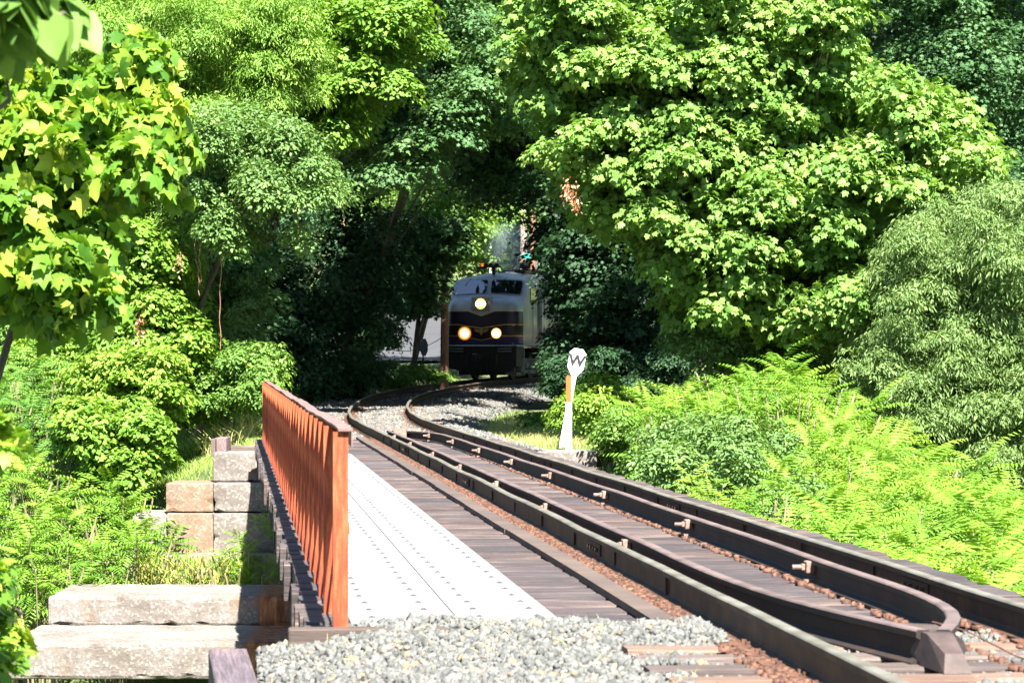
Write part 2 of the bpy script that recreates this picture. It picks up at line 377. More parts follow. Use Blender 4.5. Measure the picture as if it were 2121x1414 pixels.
# ballast bed of the far track, lofted along the bend
ss = np.linspace(52.6, 124, 180); rows = []
for s in ss:
    wr = np.interp(s, [52, 60, 75, 90, 100, 124], [1.9, 2.0, 2.2, 3.2, 3.8, 3.8])
    wl = 2.1
    prof = [(-wl-1.0, -0.62), (-wl-.3, -0.30), (-wl, -0.06), (-1.35, -0.015), (-0.7, -0.035), (0, -0.03), (0.7, -0.035), (1.35, -0.02), (wr*0.62+.3, -0.03), (wr, -0.12), (wr+0.5, -0.38), (wr+1.1, -0.75)]
    rows.append([track(s, o + 0.05*sin(s*2.1+k), z + 0.02*sin(s*1.3+k*2)) for k, (o, z) in enumerate(prof)])
R_ = np.array(rows); n1, n2 = R_.shape[:2]; ii = np.arange(n1*n2).reshape(n1, n2)
Fq = np.stack([ii[:-1, :-1].ravel(), ii[:-1, 1:].ravel(), ii[1:, 1:].ravel(), ii[1:, :-1].ravel()], 1)
kind(link('ballast_bed', mesh_np('ballast_bed', R_.reshape(-1, 3), Fq, M['ballast'], smooth=True)), 'structure')

# near ballast bank in front of the bridge
def near_z(s, t):
    z = -0.015 + 0.055*smooth(13.6, 14.6, s)*(1-smooth(2.5, 2.75, t))
    z = z - 0.16*(1-smooth(0.0, 0.75, t)) - 0.5*(1-smooth(-0.7, -0.05, t))*0.3
    z = z - 0.02*smooth(2.0, 2.4, t)*(1-smooth(13.8, 14.3, s)) - 0.6*smooth(5.2, 6.2, t)
    return z + 0.012*np.sin(s*5.3+t*3.1) + 0.012*np.sin(t*7.7-s*2.1)
ss = np.linspace(7, 15.02, 70); tt = np.linspace(0.12, 6.2, 70)
SS, TT = np.meshgrid(ss, tt); ZZ = near_z(SS, TT) - 0.008
ii = np.arange(SS.size).reshape(SS.shape); Fq = np.stack([ii[:-1, :-1].ravel(), ii[1:, :-1].ravel(), ii[1:, 1:].ravel(), ii[:-1, 1:].ravel()], 1)
V = np.stack([UX*SS+UY*TT, UY*SS-UX*TT, ZZ], -1).reshape(-1, 3)
kind(link('ballast_bank', mesh_np('ballast_bank', V, Fq, M['nearballast'], smooth=True)), 'structure')

def stones(name, P, size, label):
    """P: N x 3 centres; irregular eight-cornered stones"""
    Nn = len(P)
    base = np.array([(-1, -1, -.8), (1, -1, -.8), (1, 1, -.8), (-1, 1, -.8), (-.8, -.8, .8), (.8, -.8, .8), (.8, .8, .8), (-.8, .8, .8)])*0.5
    fs = np.array([(0, 3, 2, 1), (4, 5, 6, 7), (0, 1, 5, 4), (1, 2, 6, 5), (2, 3, 7, 6), (3, 0, 4, 7)])
    tf = np.concatenate([fs[:, [0, 1, 2]], fs[:, [0, 2, 3]]])
    V = base[None] + rng.uniform(-.24, .24, (Nn, 8, 3))
    V = V*(size*rng.choice([.45, .7, .9, 1.1, 1.5], (Nn, 1, 1), p=[.2, .25, .25, .2, .1]))*rng.uniform(0.65, 1.2, (Nn, 1, 3))
    q = rng.normal(size=(Nn, 4)); q /= np.linalg.norm(q, axis=1)[:, None]; w, x, y, z = q.T
    R = np.stack([1-2*(y*y+z*z), 2*(x*y-z*w), 2*(x*z+y*w), 2*(x*y+z*w), 1-2*(x*x+z*z), 2*(y*z-x*w), 2*(x*z-y*w), 2*(y*z+x*w), 1-2*(x*x+y*y)], 1).reshape(-1, 3, 3)
    V = np.einsum('nij,nkj->nki', R, V) + P[:, None]
    Fc = (tf[None] + 8*np.arange(Nn)[:, None, None]).reshape(-1, 3)
    return kind(link(name, mesh_np(name, V.reshape(-1, 3), Fc, M['stone'], attr=np.repeat(rng.random(Nn), 8))), 'stuff', label)
n = 66000
s_ = rng.uniform(10.3, 15.12, n); t_ = rng.uniform(0.14, 5.6, n)
keep = ~((np.abs(t_-2.69) < 0.11) | (np.abs(t_-4.19) < 0.11))
keep &= ~((t_ > 3.0) & (s_ > 14.6))
keep &= ~((t_ > 1.95) & (t_ < 2.7) & (s_ < 13.95) & (((s_-0.1) % 0.46) < 0.26))
keep &= (t_ < 4.9) | (s_ < 14.6)
s_, t_ = s_[keep], t_[keep]
P = np.stack([UX*s_+UY*t_, UY*s_-UX*t_, near_z(s_, t_) + rng.uniform(-0.022, 0.010, len(s_)) + 0.008*np.sin(s_*9+t_*4)*np.sin(t_*6.3)], 1)
stones('gravel', P, 0.028, 'pale grey crushed stone ballast in the foreground')
n = 16000
s_ = 53 + 52*rng.random(n)**1.3; o_ = rng.uniform(-2.3, 4.2, n)
keep = (np.abs(np.abs(o_)-0.75) > 0.12); s_, o_ = s_[keep], o_[keep]
wr_ = np.interp(s_, [52, 60, 75, 90, 100, 124], [1.9, 2.0, 2.2, 3.2, 3.8, 3.8])
zz = np.where(o_ > wr_*0.8, -0.05-0.25*np.clip(o_-wr_*0.85, 0, 2), -0.035) + rng.uniform(-0.02, 0.02, len(s_))
x, y, z, th = (np.interp(s_, _S, a) for a in (_X, _Y, _Z, _TH))
stones('track_gravel', np.stack([x+o_*np.cos(th), y-o_*np.sin(th), z+zz], 1), 0.06, 'light grey stone ballast around the bending track')

# ------------------------------------------------------------------ rails
def rail_prof(h=0.18, head=0.036, base=0.07):
    return [(-base, 0), (base, 0), (base, .012), (.02, .03), (.009, .045), (.009, h-.05), (head, h-.038), (head, h-.008), (head-.008, h),
            (-head+.008, h), (-head, h-.008), (-head, h-.038), (-.009, h-.05), (-.009, .045), (-.02, .03), (-base, .012)]
def rail_mesh(mb, frames, prof, z0=0.005):
    mb.sweep(prof, [((o[0], o[1], o[2]+z0), l) for o, l in frames])
def paint_top(me, n=16, h=8):
    for i, p in enumerate(me.polygons):
        if p.normal.z > 0.85: p.material_index = 1
for side, off, lab in ((0, -0.75, 'left running rail, nearest the white deck plates, bending away to the train'),
                       (1, 0.75, 'right running rail of the track, beside the sumac')):
    mb = MB(); fr = []
    for s in np.r_[np.arange(8.2, 46, 1.0), np.arange(46, 120, 0.5)]:
        wob = 0.006*sin(s*0.9+side*2) + 0.004*sin(s*2.3)
        th = heading(s); fr.append((track(s, off+wob, 0.004*sin(s*1.1+side)), (cos(th), -sin(th))))
    rail_mesh(mb, fr, rail_prof())
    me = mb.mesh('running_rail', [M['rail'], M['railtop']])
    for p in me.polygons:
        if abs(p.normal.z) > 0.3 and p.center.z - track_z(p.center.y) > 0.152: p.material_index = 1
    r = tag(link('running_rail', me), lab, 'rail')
    # joint bars bolted to the web
    for sj in ((20.2, 31.5, 43.0) if side == 0 else (16.5, 25.8, 37.0)):
        jb = MB()
        p = track(sj, off); mt = Matrix.Translation((p[0], p[1], p[2]+0.005)) @ Matrix.Rotation(YAW, 4, 'Z')
        for sg in (-1, 1):
            jb.box(min(sg*.012, sg*.024), max(sg*.012, sg*.024), -.32, .32, .045, .13, mt)
            for k in (-.22, -.08, .08, .22): jb.box(min(sg*.026, sg*.05), max(sg*.026, sg*.05), k-.014, k+.014, .075, .103, mt)
        jb.build('joint_bar', M['rail'], r)
    # worn anchors clipped under the rail, seen as dark uprights on the web
    anm = None
    for sj in np.arange(16.8 + side*.8, 50, 2.3):
        p = track(sj, off); mt = Matrix.Translation((p[0], p[1], p[2]+0.005)) @ Matrix.Rotation(YAW, 4, 'Z')
        if anm is None:
            an = MB(); an.box(-.028, -.0105, -.012, .012, .02, .135); an.box(.0105, .028, -.012, .012, .02, .135); an.box(-.028, .028, -.012, .012, .0, .019); anm = an.mesh('rail_anchor', M['rail'])
        a_ = link('rail_anchor', anm, r); a_.matrix_local = mt

# guard rails between the running rails
gl = [(13.02, 3.33), (13.6, 3.22), (14.3, 3.10), (15.2, 3.0), (16.4, 2.955), (18, 2.95), (25, 2.95), (40, 2.95), (49.5, 2.93), (51.6, 2.90)]
gr = [(13.02, 3.43), (13.3, 3.54), (13.7, 3.68), (14.2, 3.78), (14.9, 3.83), (15.8, 3.85), (18, 3.85), (25, 3.83), (40, 3.80), (49.0, 3.74), (50.4, 3.60), (51.2, 3.33), (51.6, 3.12), (51.75, 2.95)]
def resample(pts, step=0.35):
    P = np.array(pts); d = np.r_[0, np.cumsum(np.hypot(*np.diff(P, axis=0).T))]
    u = np.linspace(0, d[-1], int(d[-1]/step)+1); Q = np.stack([np.interp(u, d, P[:, 0]), np.interp(u, d, P[:, 1])], 1)
    Q[1:-1] = (Q[:-2] + 2*Q[1:-1] + Q[2:])/4; return Q
for pts, lab, sgn in ((gl, 'left guard rail inside the track, its near end curving to the point', -1),
                      (gr, 'right guard rail inside the track, studded with bolted clamps', 1)):
    Q = resample(pts); fr = []
    for i, (s, t) in enumerate(Q):
        d = Q[min(i+1, len(Q)-1)] - Q[max(i-1, 0)]; d = d/np.linalg.norm(d)
        lat = B(d[0]*0+d[1]*-1, d[0], 0); p = B(s, t + 0.004*sin(s*1.7), 0.003*sin(s))
        fr.append(((p.x, p.y, p.z), (lat.x, lat.y)))
    mb = MB(); rail_mesh(mb, fr, rail_prof(0.172, 0.037, 0.065))
    me = mb.mesh('guard_rail', [M['guardshade'], M['guard']])
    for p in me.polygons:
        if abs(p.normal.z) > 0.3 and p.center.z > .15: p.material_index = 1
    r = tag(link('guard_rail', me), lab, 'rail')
    for k, sj in enumerate((17.9, 22.7, 27.8, 32.5, 37.0, 41.8, 46.4, 50.2) if sgn > 0 else (20.2, 25.4, 30.2, 35.1, 39.9, 44.9, 49.2)):
        tq = np.interp(sj, [p[0] for p in pts], [p[1] for p in pts]); cb = MB()
        p = B(sj, tq, 0.005); mt = Matrix.Translation(p) @ Matrix.Rotation(YAW, 4, 'Z')
        cb.box(-.075, -.012, -.05, .05, .07, .15, mt, b=.008)
        cb.box(-.10, -.074, -.022, .022, .088, .132, mt, b=.006); cb.tube([mt @ Vector((-.16, 0, .11)), mt @ Vector((-.10, 0, .11))], .016, 7)
        cb.box(-.085, -.02, -.035, .035, .0, .03, mt)
        cb.build('clamp', M['bolt'], r)
# cast point where the guard rails meet (near end) and far spreader
mb = MB(); mt = Matrix.Translation(B(12.95, 3.38)) @ Matrix.Rotation(YAW, 4, 'Z')
mb.add([mt @ Vector(q_) for q_ in ((-.085, .50, .172), (.095, .40, .172), (.075, -.02, .168), (-.055, -.02, .168), (.05, -.30, .10), (-.04, -.30, .10),
    (-.095, .50, .012), (.105, .40, .012), (.10, -.02, .012), (-.08, -.02, .012), (.075, -.36, .012), (-.06, -.36, .012))],
    [(0, 3, 2, 1), (3, 5, 4, 2), (0, 6, 9, 3), (3, 9, 11, 5), (1, 2, 8, 7), (2, 4, 10, 8), (5, 11, 10, 4), (0, 1, 7, 6)])
tag(mb.build('guard_point', M['noseiron']), 'rusty cast point joining the two guard rails in the near gravel', 'rail casting')
mb = MB(); mt = Matrix.Translation(B(51.35, 3.1)) @ Matrix.Rotation(YAW, 4, 'Z')
mb.prism([(-.12, -.1), (.12, -.1), (.04, .12), (-.04, .12)], 'z', 0.01, 0.21, mt)
tag(mb.build('spreader_block', M['bolt']), 'small steel block where the guard rails meet at the far end', 'rail casting')

mb = MB(); mb.tube([B(13.35, 3.46, .185), B(13.2, 3.6, .15), B(12.95, 3.78, .05), B(12.7, 3.86, .03), B(12.45, 3.98, .035), B(12.2, 4.02, .02)], [.004, .005, .005, .006, .005, .003], 5)
mb.tube([B(12.7, 3.86, .03), B(12.55, 3.80, .05), B(12.4, 3.82, .03)], .003, 4)
tag(mb.build('twig', M['chip']), 'thin reddish twig lying from the guard rail point onto the gravel', 'twig')

# ------------------------------------------------------------------ ties
def make_tie_mesh(l0, l1, w, h, name, mat):
    mb = MB(); nseg = 7; xs = np.linspace(l0, l1, nseg)
    j = lambda a: random.uniform(-a, a)
    c = 0.012; prof = [(-w/2, -h), (w/2, -h), (w/2, -c*1.4), (w/2-c*1.4, 0), (-w/2+c*1.4, 0), (-w/2, -c*1.4)]
    vs = []; fs = []
    for x in xs:
        for a, b in prof: vs.append((x, a+j(.005), b+j(.004)))
    n = len(prof)
    for i in range(nseg-1):
        for k in range(n): fs.append((i*n+k, (i+1)*n+k, (i+1)*n+(k+1) % n, i*n+(k+1) % n))
    fs.append(tuple(range(n))); fs.append(tuple(range((nseg-1)*n, nseg*n))[::-1])
    mb.add(vs, fs); return mb.mesh(name, mat)
def plate_mesh():
    mb = MB(); mb.box(-.17, .17, -.10, .10, .0, .014)
    for a in (-.088, .088):
        for b in (-.055, .055):
            mb.box(a-.014, a+.014, b-.012, b+.012, .014, .030)
    return mb.mesh('tie_plate', M['chip'])
PL = plate_mesh()
ORD = 'first second third fourth fifth sixth seventh eighth ninth tenth eleventh twelfth thirteenth fourteenth fifteenth sixteenth seventeenth eighteenth nineteenth twentieth'.split()
bt = [make_tie_mesh(0.40, 4.97, 0.375, 0.27, 'bridge_tie', M['tie']) for _ in range(5)]
sc_ties = np.arange(15.3, 52.4, 0.46)
for i, s in enumerate(sc_ties):
    s = s + random.uniform(-.02, .02); o = link('bridge_tie', bt[i % 5], None, B(s, random.uniform(-.035, .035), random.uniform(-.006, .004)), YAW*0 + math.atan2(-UX, UY) + random.uniform(-.004, .004))
    nb_ = len(sc_ties)
    if i < 20: lb = ORD[i] + ' bridge tie counted from the near gravel, weathered purple-brown timber'
    elif i >= nb_-8: lb = ORD[nb_-1-i] + ' bridge tie counted back from the far ballast, weathered dark timber'
    else: lb = 'weathered purple-brown timber tie in the middle of the bridge deck'
    tag(o, lb, 'railroad tie', 'timber ties of the bridge deck')
    for t in (2.69, 4.19): link('tie_plate', PL, o, (t, 0, 0.001))
gt = [make_tie_mesh(-1.45, 1.45, 0.23, 0.2, 'track_tie', M['oldtie']) for _ in range(4)]
for i, s in enumerate(np.arange(53.0, 106, 0.56)):
    th = heading(s); p = track(s, random.uniform(-.05, .05), -0.012 + random.uniform(-.012, .006))
    o = link('track_tie', gt[i % 4], None, p, -th + random.uniform(-.012, .012))
    tag(o, 'grey timber tie half buried in the ballast of the bending track', 'railroad tie', 'ties in the far ballast')
    if s < 80:
        for t in (-.75, .75): link('tie_plate', PL, o, (t, 0, 0.001))
for i, s in enumerate(np.arange(10.68, 13.95, 0.46)):
    o = link('track_tie', gt[i % 4], None, B(s+.02, 3.42+random.uniform(-.06, .06), 0.012), math.atan2(-UX, UY)+random.uniform(-.01, .01))
    tag(o, ORD[7-i] + ' half-buried old tie in the foreground gravel counted towards the camera from the bridge', 'railroad tie', 'ties in the foreground gravel')
    for t in (-.73, .77): link('tie_plate', PL, o, (t, 0, 0.001))

# rust flakes lying along the foot of the rails
n = 5200
s_ = 11 + 40*rng.random(n)**1.4; side_ = rng.choice([0, 1, 2, 3], n, p=[.68, .08, .12, .12])
t_ = np.choose(side_, [2.69-.075-np.abs(rng.normal(0, .075, n)), 2.69+.08+np.abs(rng.normal(0, .03, n)), 3.755-np.abs(rng.normal(0, .018, n)), 4.19-.08-np.abs(rng.normal(0, .05, n))])
t_ = np.where((side_ == 0) & (t_ < 2.46), 2.56, t_)
lx, ly = rng.uniform(.008, .03, n), rng.uniform(.006, .022, n); a = rng.uniform(0, pi, n)
z_ = 0.010 + 0.012*rng.random(n)
q = np.array([(-1, -1), (1, -1), (1, 1), (-1, 1)])
X4 = q[None, :, 0]*lx[:, None]; Y4 = q[None, :, 1]*ly[:, None]
S4 = s_[:, None] + X4*np.sin(a)[:, None] + Y4*np.cos(a)[:, None]; T4 = t_[:, None] + X4*np.cos(a)[:, None] - Y4*np.sin(a)[:, None]
top = z_[:, None] + rng.uniform(0, .012, (n, 4))
Vt = np.stack([UX*S4+UY*T4, UY*S4-UX*T4, top], -1); Vb = Vt.copy(); Vb[:, :, 2] = 0.002
V = np.concatenate([Vt, Vb], 1).reshape(-1, 3)
f8 = np.array([(0, 1, 2, 3), (4, 5, 1, 0), (5, 6, 2, 1), (6, 7, 3, 2), (7, 4, 0, 3)])
kind(link('rust_flakes', mesh_np('rust_flakes', V, (f8[None]+8*np.arange(n)[:, None, None]).reshape(-1, 4), M['chip'])), 'stuff', 'orange rust flakes along the foot of the rails')

# guard timber strip beside the left rail
mb = MB()
s0 = 15.16
for k in range(9):
    a, b_ = s0 + k*4.1, s0 + (k+1)*4.1 - 0.01
    w = [0.008*sin(k*2.1), 0.008*cos(k*1.3)]
    vs = [B(a, 2.315+w[0], 0.046), B(a, 2.46+w[0], 0.044), B(b_, 2.46+w[1], 0.044), B(b_, 2.315+w[1], 0.046)]
    vb = [v - Vector((0, 0, 0.043)) for v in vs]
    mb.add(vs+vb, [(0, 1, 2, 3), (4, 7, 6, 5), (0, 4, 5, 1), (1, 5, 6, 2), (2, 6, 7, 3), (3, 7, 4, 0)])
tag(mb.build('edge_plank', M['plank']), 'long brown plank strip between the deck plates and left rail', 'plank')

# ------------------------------------------------------------------ white walkway plates
nrow = 8; L0 = 15.0; pl = 3.55
wk = empty('walkway', B(L0, 1.2, 0), YAW, 'white perforated metal walkway plates along the rusty railing', 'walkway')
for k in range(nrow):
    for c, (a, b_) in enumerate(((-0.56, 0.036), (0.044, 0.60))):
        y0 = k*pl + (0.9 if False else 0); mb = MB()
        off = 0 if k == 0 else 0
        ya, yb = (0 if k == 0 else k*pl - 0.85), (k+1)*pl - 0.85 - 0.014
        mb.box(a, b_, ya, yb, 0.043, 0.049)
        if k == 0:
            for q_ in np.arange(a, b_-.01, 0.031): mb.box(q_, q_+.009, ya+.001, ya+.6, 0.004, 0.042)
        for q_ in np.arange(a+.03, b_-.03, 0.075): mb.box(q_, q_+.01, ya+.62, yb-.01, 0.004, 0.042)
        # fine raised ribs
        for q_ in (np.arange(a+.26, a+.36, .02)): mb.box(q_, q_+.005, ya+.05, yb-.05, 0.0495, 0.0515)
        mb.build('deck_plate', M['grating'], wk)
mb = MB()
for s in sc_ties:
    if s > L0 + nrow*pl - 1: break
    for t in (-.435, -.105, .17, .50):
        j = random.uniform(-.008, .008); y = s - L0
        mb.box(t-.019+j, t+.019+j, y-.012, y+.012, .0525, .056); mb.tube([(t+j, y, .056), (t+j, y, .060)], .008, 6)
mb.build('clamps', M['clamp'], wk)['kind'] = 'stuff'

# ------------------------------------------------------------------ rusty railing
fx = empty('railing', B(14.75, 0.57, 0), YAW, 'long rusty orange steel railing with angle posts on the bridge edge', 'railing')
def post_mesh():
    mb = MB()
    mb.box(-.04, .04, -.004, .004, -.02, 1.10)           # flange facing the camera
    mb.box(-.041, -.0325, -.010, -.0045, -.02, 1.10)     # rolled bright edge
    mb.box(-.040, -.033, .0045, .085, -.02, 1.10)        # leg running away
    mb.box(-.03, .05, .005, .10, -.01, .004)
    return mb.mesh('post', M['fence'])
PM = post_mesh(); npost = 35; sp = 1.07
for k in range(npost):
    y = 0 if k == 0 else 0.35 + k*sp
    link('post', PM, fx, (random.uniform(-.003, .003), y, 0), random.uniform(-.03, .03))
Lf = 0.35 + (npost-1)*sp + .1
mb = MB(); fr = []
for y in np.arange(-0.03, Lf, 0.535): fr.append(((0.002*sin(y*1.9), y, 1.105+0.006*sin(y*.8)+.003*sin(y*2.9)), (1, 0)))
mb.sweep([(-.012, 0), (.066, 0), (.066, .014), (-.012, .014)], fr)
mb.sweep([(.058, -.085), (.066, -.085), (.066, -.001), (.058, -.001)], fr)
mb.build('top_rail', M['cap'], fx)
for h in (.58,):
    mb = MB(); mb.box(.0415, .049, -.0, Lf, h-.03, h+.03); mb.build('middle_rail', M['fence'], fx)

# girders and cross beam under the deck
for t, lab in ((1.55, 'dark steel girder under the left part of the bridge deck'), (4.6, 'dark steel girder under the right part of the bridge deck')):
    mb = MB(); mt = Matrix.Translation(B(15.2, t, -.27)) @ Matrix.Rotation(YAW, 4, 'Z')
    mb.box(-.18, .18, 0, 36.8, -.04, -.005, mt); mb.box(-.015, .015, 0, 36.8, -1.4, -.041, mt); mb.box(-.18, .18, 0, 36.8, -1.44, -1.401, mt)
    for y in np.arange(.5, 36.5, 1.5): mb.box(-.15, -.016, y, y+.02, -1.4, -.042, mt)
    tag(mb.build('bridge_girder', M['steel']), lab, 'girder')

# ------------------------------------------------------------------ concrete blocks
def block(x0, x1, y0, y1, z0, z1, mat, label, b=.03, group='concrete blocks of the abutments'):
    import bmesh
    from mathutils import noise as mn
    o = MB(); w, d, h = x1-x0, y1-y0, z1-z0
    o.box(-w/2, w/2, 0, d, 0, h, b=b)
    bm = bmesh.new(); bm.from_mesh(o.mesh('tmp', mat)); bmesh.ops.triangulate(bm, faces=bm.faces)
    for _ in range(5):
        ed = [e for e in bm.edges if e.calc_length() > .16]
        if not ed: break
        bmesh.ops.subdivide_edges(bm, edges=ed, cuts=1); bmesh.ops.triangulate(bm, faces=bm.faces)
    off_ = Vector((x0*3.1, y0, z0*5))
    for v in bm.verts:
        q_ = v.co + off_; ex = sum(1 for a_, lo, hi in ((v.co.x, -w/2, w/2), (v.co.y, 0, d), (v.co.z, 0, h)) if min(a_-lo, hi-a_) < b*1.3)
        n_ = mn.noise(q_*3.0)*.008 + mn.noise(q_*11)*.006
        if ex >= 2: n_ -= max(0, mn.noise(q_*4.5)-.1)*.11
        c_ = Vector((0, d/2, h/2)); dr_ = (v.co-c_); dr_ = Vector((dr_.x/w, dr_.y/d, dr_.z/h)).normalized(); v.co += dr_*n_
    o = MB(); bm.verts.index_update(); o.add([v.co for v in bm.verts], [tuple(v.index for v in f.verts) for f in bm.faces]); bm.free()
    r = o.build('concrete_block', mat, None, ((x0+x1)/2, y0, z0)); tag(r, label, 'concrete block', group)
    return r
def px_block(pa, pb, ytop, ybot, Y, depth, mat, label, b=.03):
    a = at(pa, ytop, Y); c = at(pb, ybot, Y)
    return block(a[0], c[0], Y, Y+depth, c[2]+.006, a[2], mat, label, b)
px_block(441, 600, 936, 997, 52.6, .9, M['conc'], 'topmost pale concrete block of the far left abutment', .025)
px_block(343, 441.5, 1000, 1060, 52.2, 1.2, M['conc_brown'], 'brown stained pitted concrete block, second row of the far abutment', .02)
px_block(442, 600, 1000, 1060, 52.2, 1.2, M['conc'], 'grey concrete block under the topmost one of the far left abutment', .02)
px_block(346, 441.5, 1063, 1146, 52.0, 1.5, M['conc_brown'], 'brown stained concrete block, third row of the far abutment', .02)
px_block(442, 640, 1063, 1146, 52.0, 1.5, M['conc'], 'grey concrete block behind the young plants, third row of the far abutment', .02)
px_block(272, 345, 1064, 1146, 52.1, 1.5, M['conc_pale'], 'broken pale concrete block at the left end of the third row', .05)
px_block(262, 640, 1149, 1214, 51.3, 2.2, M['conc_pale'], 'pale concrete footing behind the yellow weeds', .03)
px_block(98, 640, 1233, 1299, 47.0, 2.5, M['conc_rust'], 'long concrete block with chamfered top, upper of the two lowest', .07)
px_block(12, 650, 1330, 1408, 44.0, 3.0, M['conc_rust'], 'long lowest concrete block behind the purple timber', .07)
px_block(1105, 1237, 934, 990, 53.3, 1.2, M['conc'], 'pale concrete block under the whistle post', .02)
px_block(760, 1105, 950, 1400, 53.0, 1.0, M['conc'], 'concrete end wall under the far end of the bridge deck', .02)
px_block(600, 760, 925, 1400, 53.0, 1.0, M['conc'], 'concrete end wall beneath the far end of the railing', .02)
px_block(1000, 1240, 993, 1300, 53.1, 1.0, M['conc'], 'lower concrete block beneath the whistle post', .02)
# near abutment wall
mb = MB(); mt = Matrix.Translation(B(14.72, 0, 0)) @ Matrix.Rotation(YAW, 4, 'Z')
mb.box(.28, 6.0, 0, .42, -5.6, -.28, mt); tag(mb.build('abutment_wall', M['conc']), 'near abutment wall that carries the bridge end, under the gravel', 'wall')
# timbers
def timber(name, p, rot, dims, label, mat='timber', tilt=0.0, b=.012):
    mb = MB(); w, l, h = dims; mb.box(-l/2, l/2, -w/2, w/2, -h, 0, b=b)
    o = mb.build(name, M[mat], None, p, rot); o.rotation_euler = (tilt, 0, rot)
    return tag(o, label, 'timber')
o = timber('timber_beam', B(13.6, .02, -.125), YAW+pi/2+.03, (.215, 3.6, .24), 'purple-grey squared timber in the left foreground, holding back the gravel')
o = timber('timber_beam', B(14.72, .72, .052), YAW, (.12, .86, .18), 'pale brown timber across the foot of the railing, edging the gravel', 'plank')
o = timber('timber_beam', B(13.2, -.22, -.36), YAW+.1, (.14, .5, .2), 'short dark brown timber stub at the bottom edge, left of the purple timber', 'timber')
p = at(462, 905, 53.4); o = timber('timber_beam', p, pi/2, (.22, .9, .28), 'short dark timber end standing on the topmost left concrete block', 'timber')
p = at(446, 908, 53.2); o = timber('timber_beam', p, pi/2, (.12, .5, .34), 'thin reddish timber at the left edge of the topmost block', 'oldtie')
p = at(505, 922, 54.2); o = timber('timber_beam', p, 0, (.2, .9, .2), 'grey timber lying in the grass behind the topmost left block', 'oldtie')
p = at(1020, 905, 55.5); o = timber('timber_beam', p, 0, (.2, .45, .2), 'dark tie end sticking out of the far ballast beside the right rail', 'timber')

# ------------------------------------------------------------------ whistle post and marker
def text_mesh(body, size, mat, depth=0.002):
    c = bpy.data.curves.new('t', 'FONT'); c.body = body; c.size = size; c.extrude = depth; c.offset = .013; c.align_x = 'CENTER'; c.align_y = 'CENTER'
    o = bpy.data.objects.new('t', c); COL.objects.link(o)
    dg = bpy.context.evaluated_depsgraph_get(); me = bpy.data.meshes.new_from_object(o.evaluated_get(dg))
    bpy.data.objects.remove(o); me.materials.clear(); me.materials.append(mat); return me
b0 = at(1166, 908, 55.5); t0 = at(1199, 722, 55.5)
Hh = t0[2]-b0[2]; lean = math.atan2(t0[0]-b0[0], Hh)
wp = empty('whistle_post', b0, 0, 'white whistle post with black W on its blade, leaning right', 'whistle post')
wp.rotation_euler = (0, lean, 0)
Hh = Hh/cos(lean)
mb = MB(); k = 55.5/F
mb.prism([(-5*k, -.2), (5.5*k, -.2), (5*k, Hh-58*k), (-5*k, Hh-58*k)], 'y', -.025, .025)
mb.build('post', M['white'], wp)
mb = MB()
mb.prism([(-5*k, Hh-58*k), (5*k, Hh-58*k), (17*k, Hh-40*k), (17*k, Hh-9*k), (9*k, Hh), (-9*k, Hh), (-17*k, Hh-9*k), (-17*k, Hh-40*k)], 'y', -.032, .012)
bl = mb.build('blade', M['white'], wp)
wl = link('letter', text_mesh('W', .31, M['black'], .003), bl, (0, -.036, Hh-26*k)); wl.rotation_euler = (pi/2, 0, 0)
mk = at(1178, 932, 54.0)
mke = empty('track_marker', mk, 0, 'slim white marker stake with an orange top, in front of the W post', 'marker stake')
mb = MB(); mb.box(-.062, .062, -.015, .015, -.05, .95, b=.01); mb.build('stake', M['white'], mke)
mb = MB(); mb.prism([(-.05, .951), (.05, .951), (.052, 1.42), (.03, 1.47), (-.03, 1.47), (-.052, 1.42)], 'y', -.014, .014); mb.build('reflector', M['orange'], mke)

# ------------------------------------------------------------------ locomotive
def math2(nt, op, a, b=None, clamp=False):
    n = N(nt, 'ShaderNodeMath', operation=op, use_clamp=clamp)
    for s_, v in ((n.inputs[0], a), (n.inputs[1], b)):
        if v is None: continue
        if isinstance(v, (int, float)): s_.default_value = v
        else: L(nt, v, s_)
    return n.outputs[0]
m, nt, bs = newmat('locomotive_paint'); M['loco'] = m
tc = N(nt, 'ShaderNodeTexCoord'); sx = N(nt, 'ShaderNodeSeparateXYZ'); L(nt, tc.outputs['Object'], sx.inputs[0])
ax = math2(nt, 'ABSOLUTE', sx.outputs[0]); yy, zz_ = sx.outputs[1], sx.outputs[2]
def vee(z0, dip, wd):                               # signed height above a line that dips in a V at the nose
    v = math2(nt, 'SUBTRACT', 1.0, math2(nt, 'DIVIDE', ax, wd), True)
    return math2(nt, 'SUBTRACT', zz_, math2(nt, 'SUBTRACT', z0, math2(nt, 'MULTIPLY', v, dip)))
d1, d2, d3 = vee(2.70, .19, .55), vee(2.17, .14, .95), vee(1.73, .17, .85)
front = math2(nt, 'LESS_THAN', yy, 0.62)
below = math2(nt, 'MULTIPLY', math2(nt, 'LESS_THAN', d1, 0.0), front)
below3 = math2(nt, 'MULTIPLY', math2(nt, 'LESS_THAN', d3, 0.0), front)
def line(d, w): return math2(nt, 'LESS_THAN', math2(nt, 'ABSOLUTE', d), w)
g = math2(nt, 'MAXIMUM', math2(nt, 'MULTIPLY', line(d1, .016), front), math2(nt, 'MAXIMUM', line(d2, .016), line(d3, .016)))
dirt = noise(nt, 1.6, 6, 0.65, stretch=(1, 1, .4))
silver = ramp(nt, dirt, [(0.3, (0.34, 0.345, 0.33)), (0.7, (0.58, 0.585, 0.56))])
c = mix(nt, below, silver, (0.022, 0.013, 0.030)); c = mix(nt, below3, c, (0.050, 0.038, 0.12))
c = mix(nt, g, c, (0.75, 0.46, 0.07))
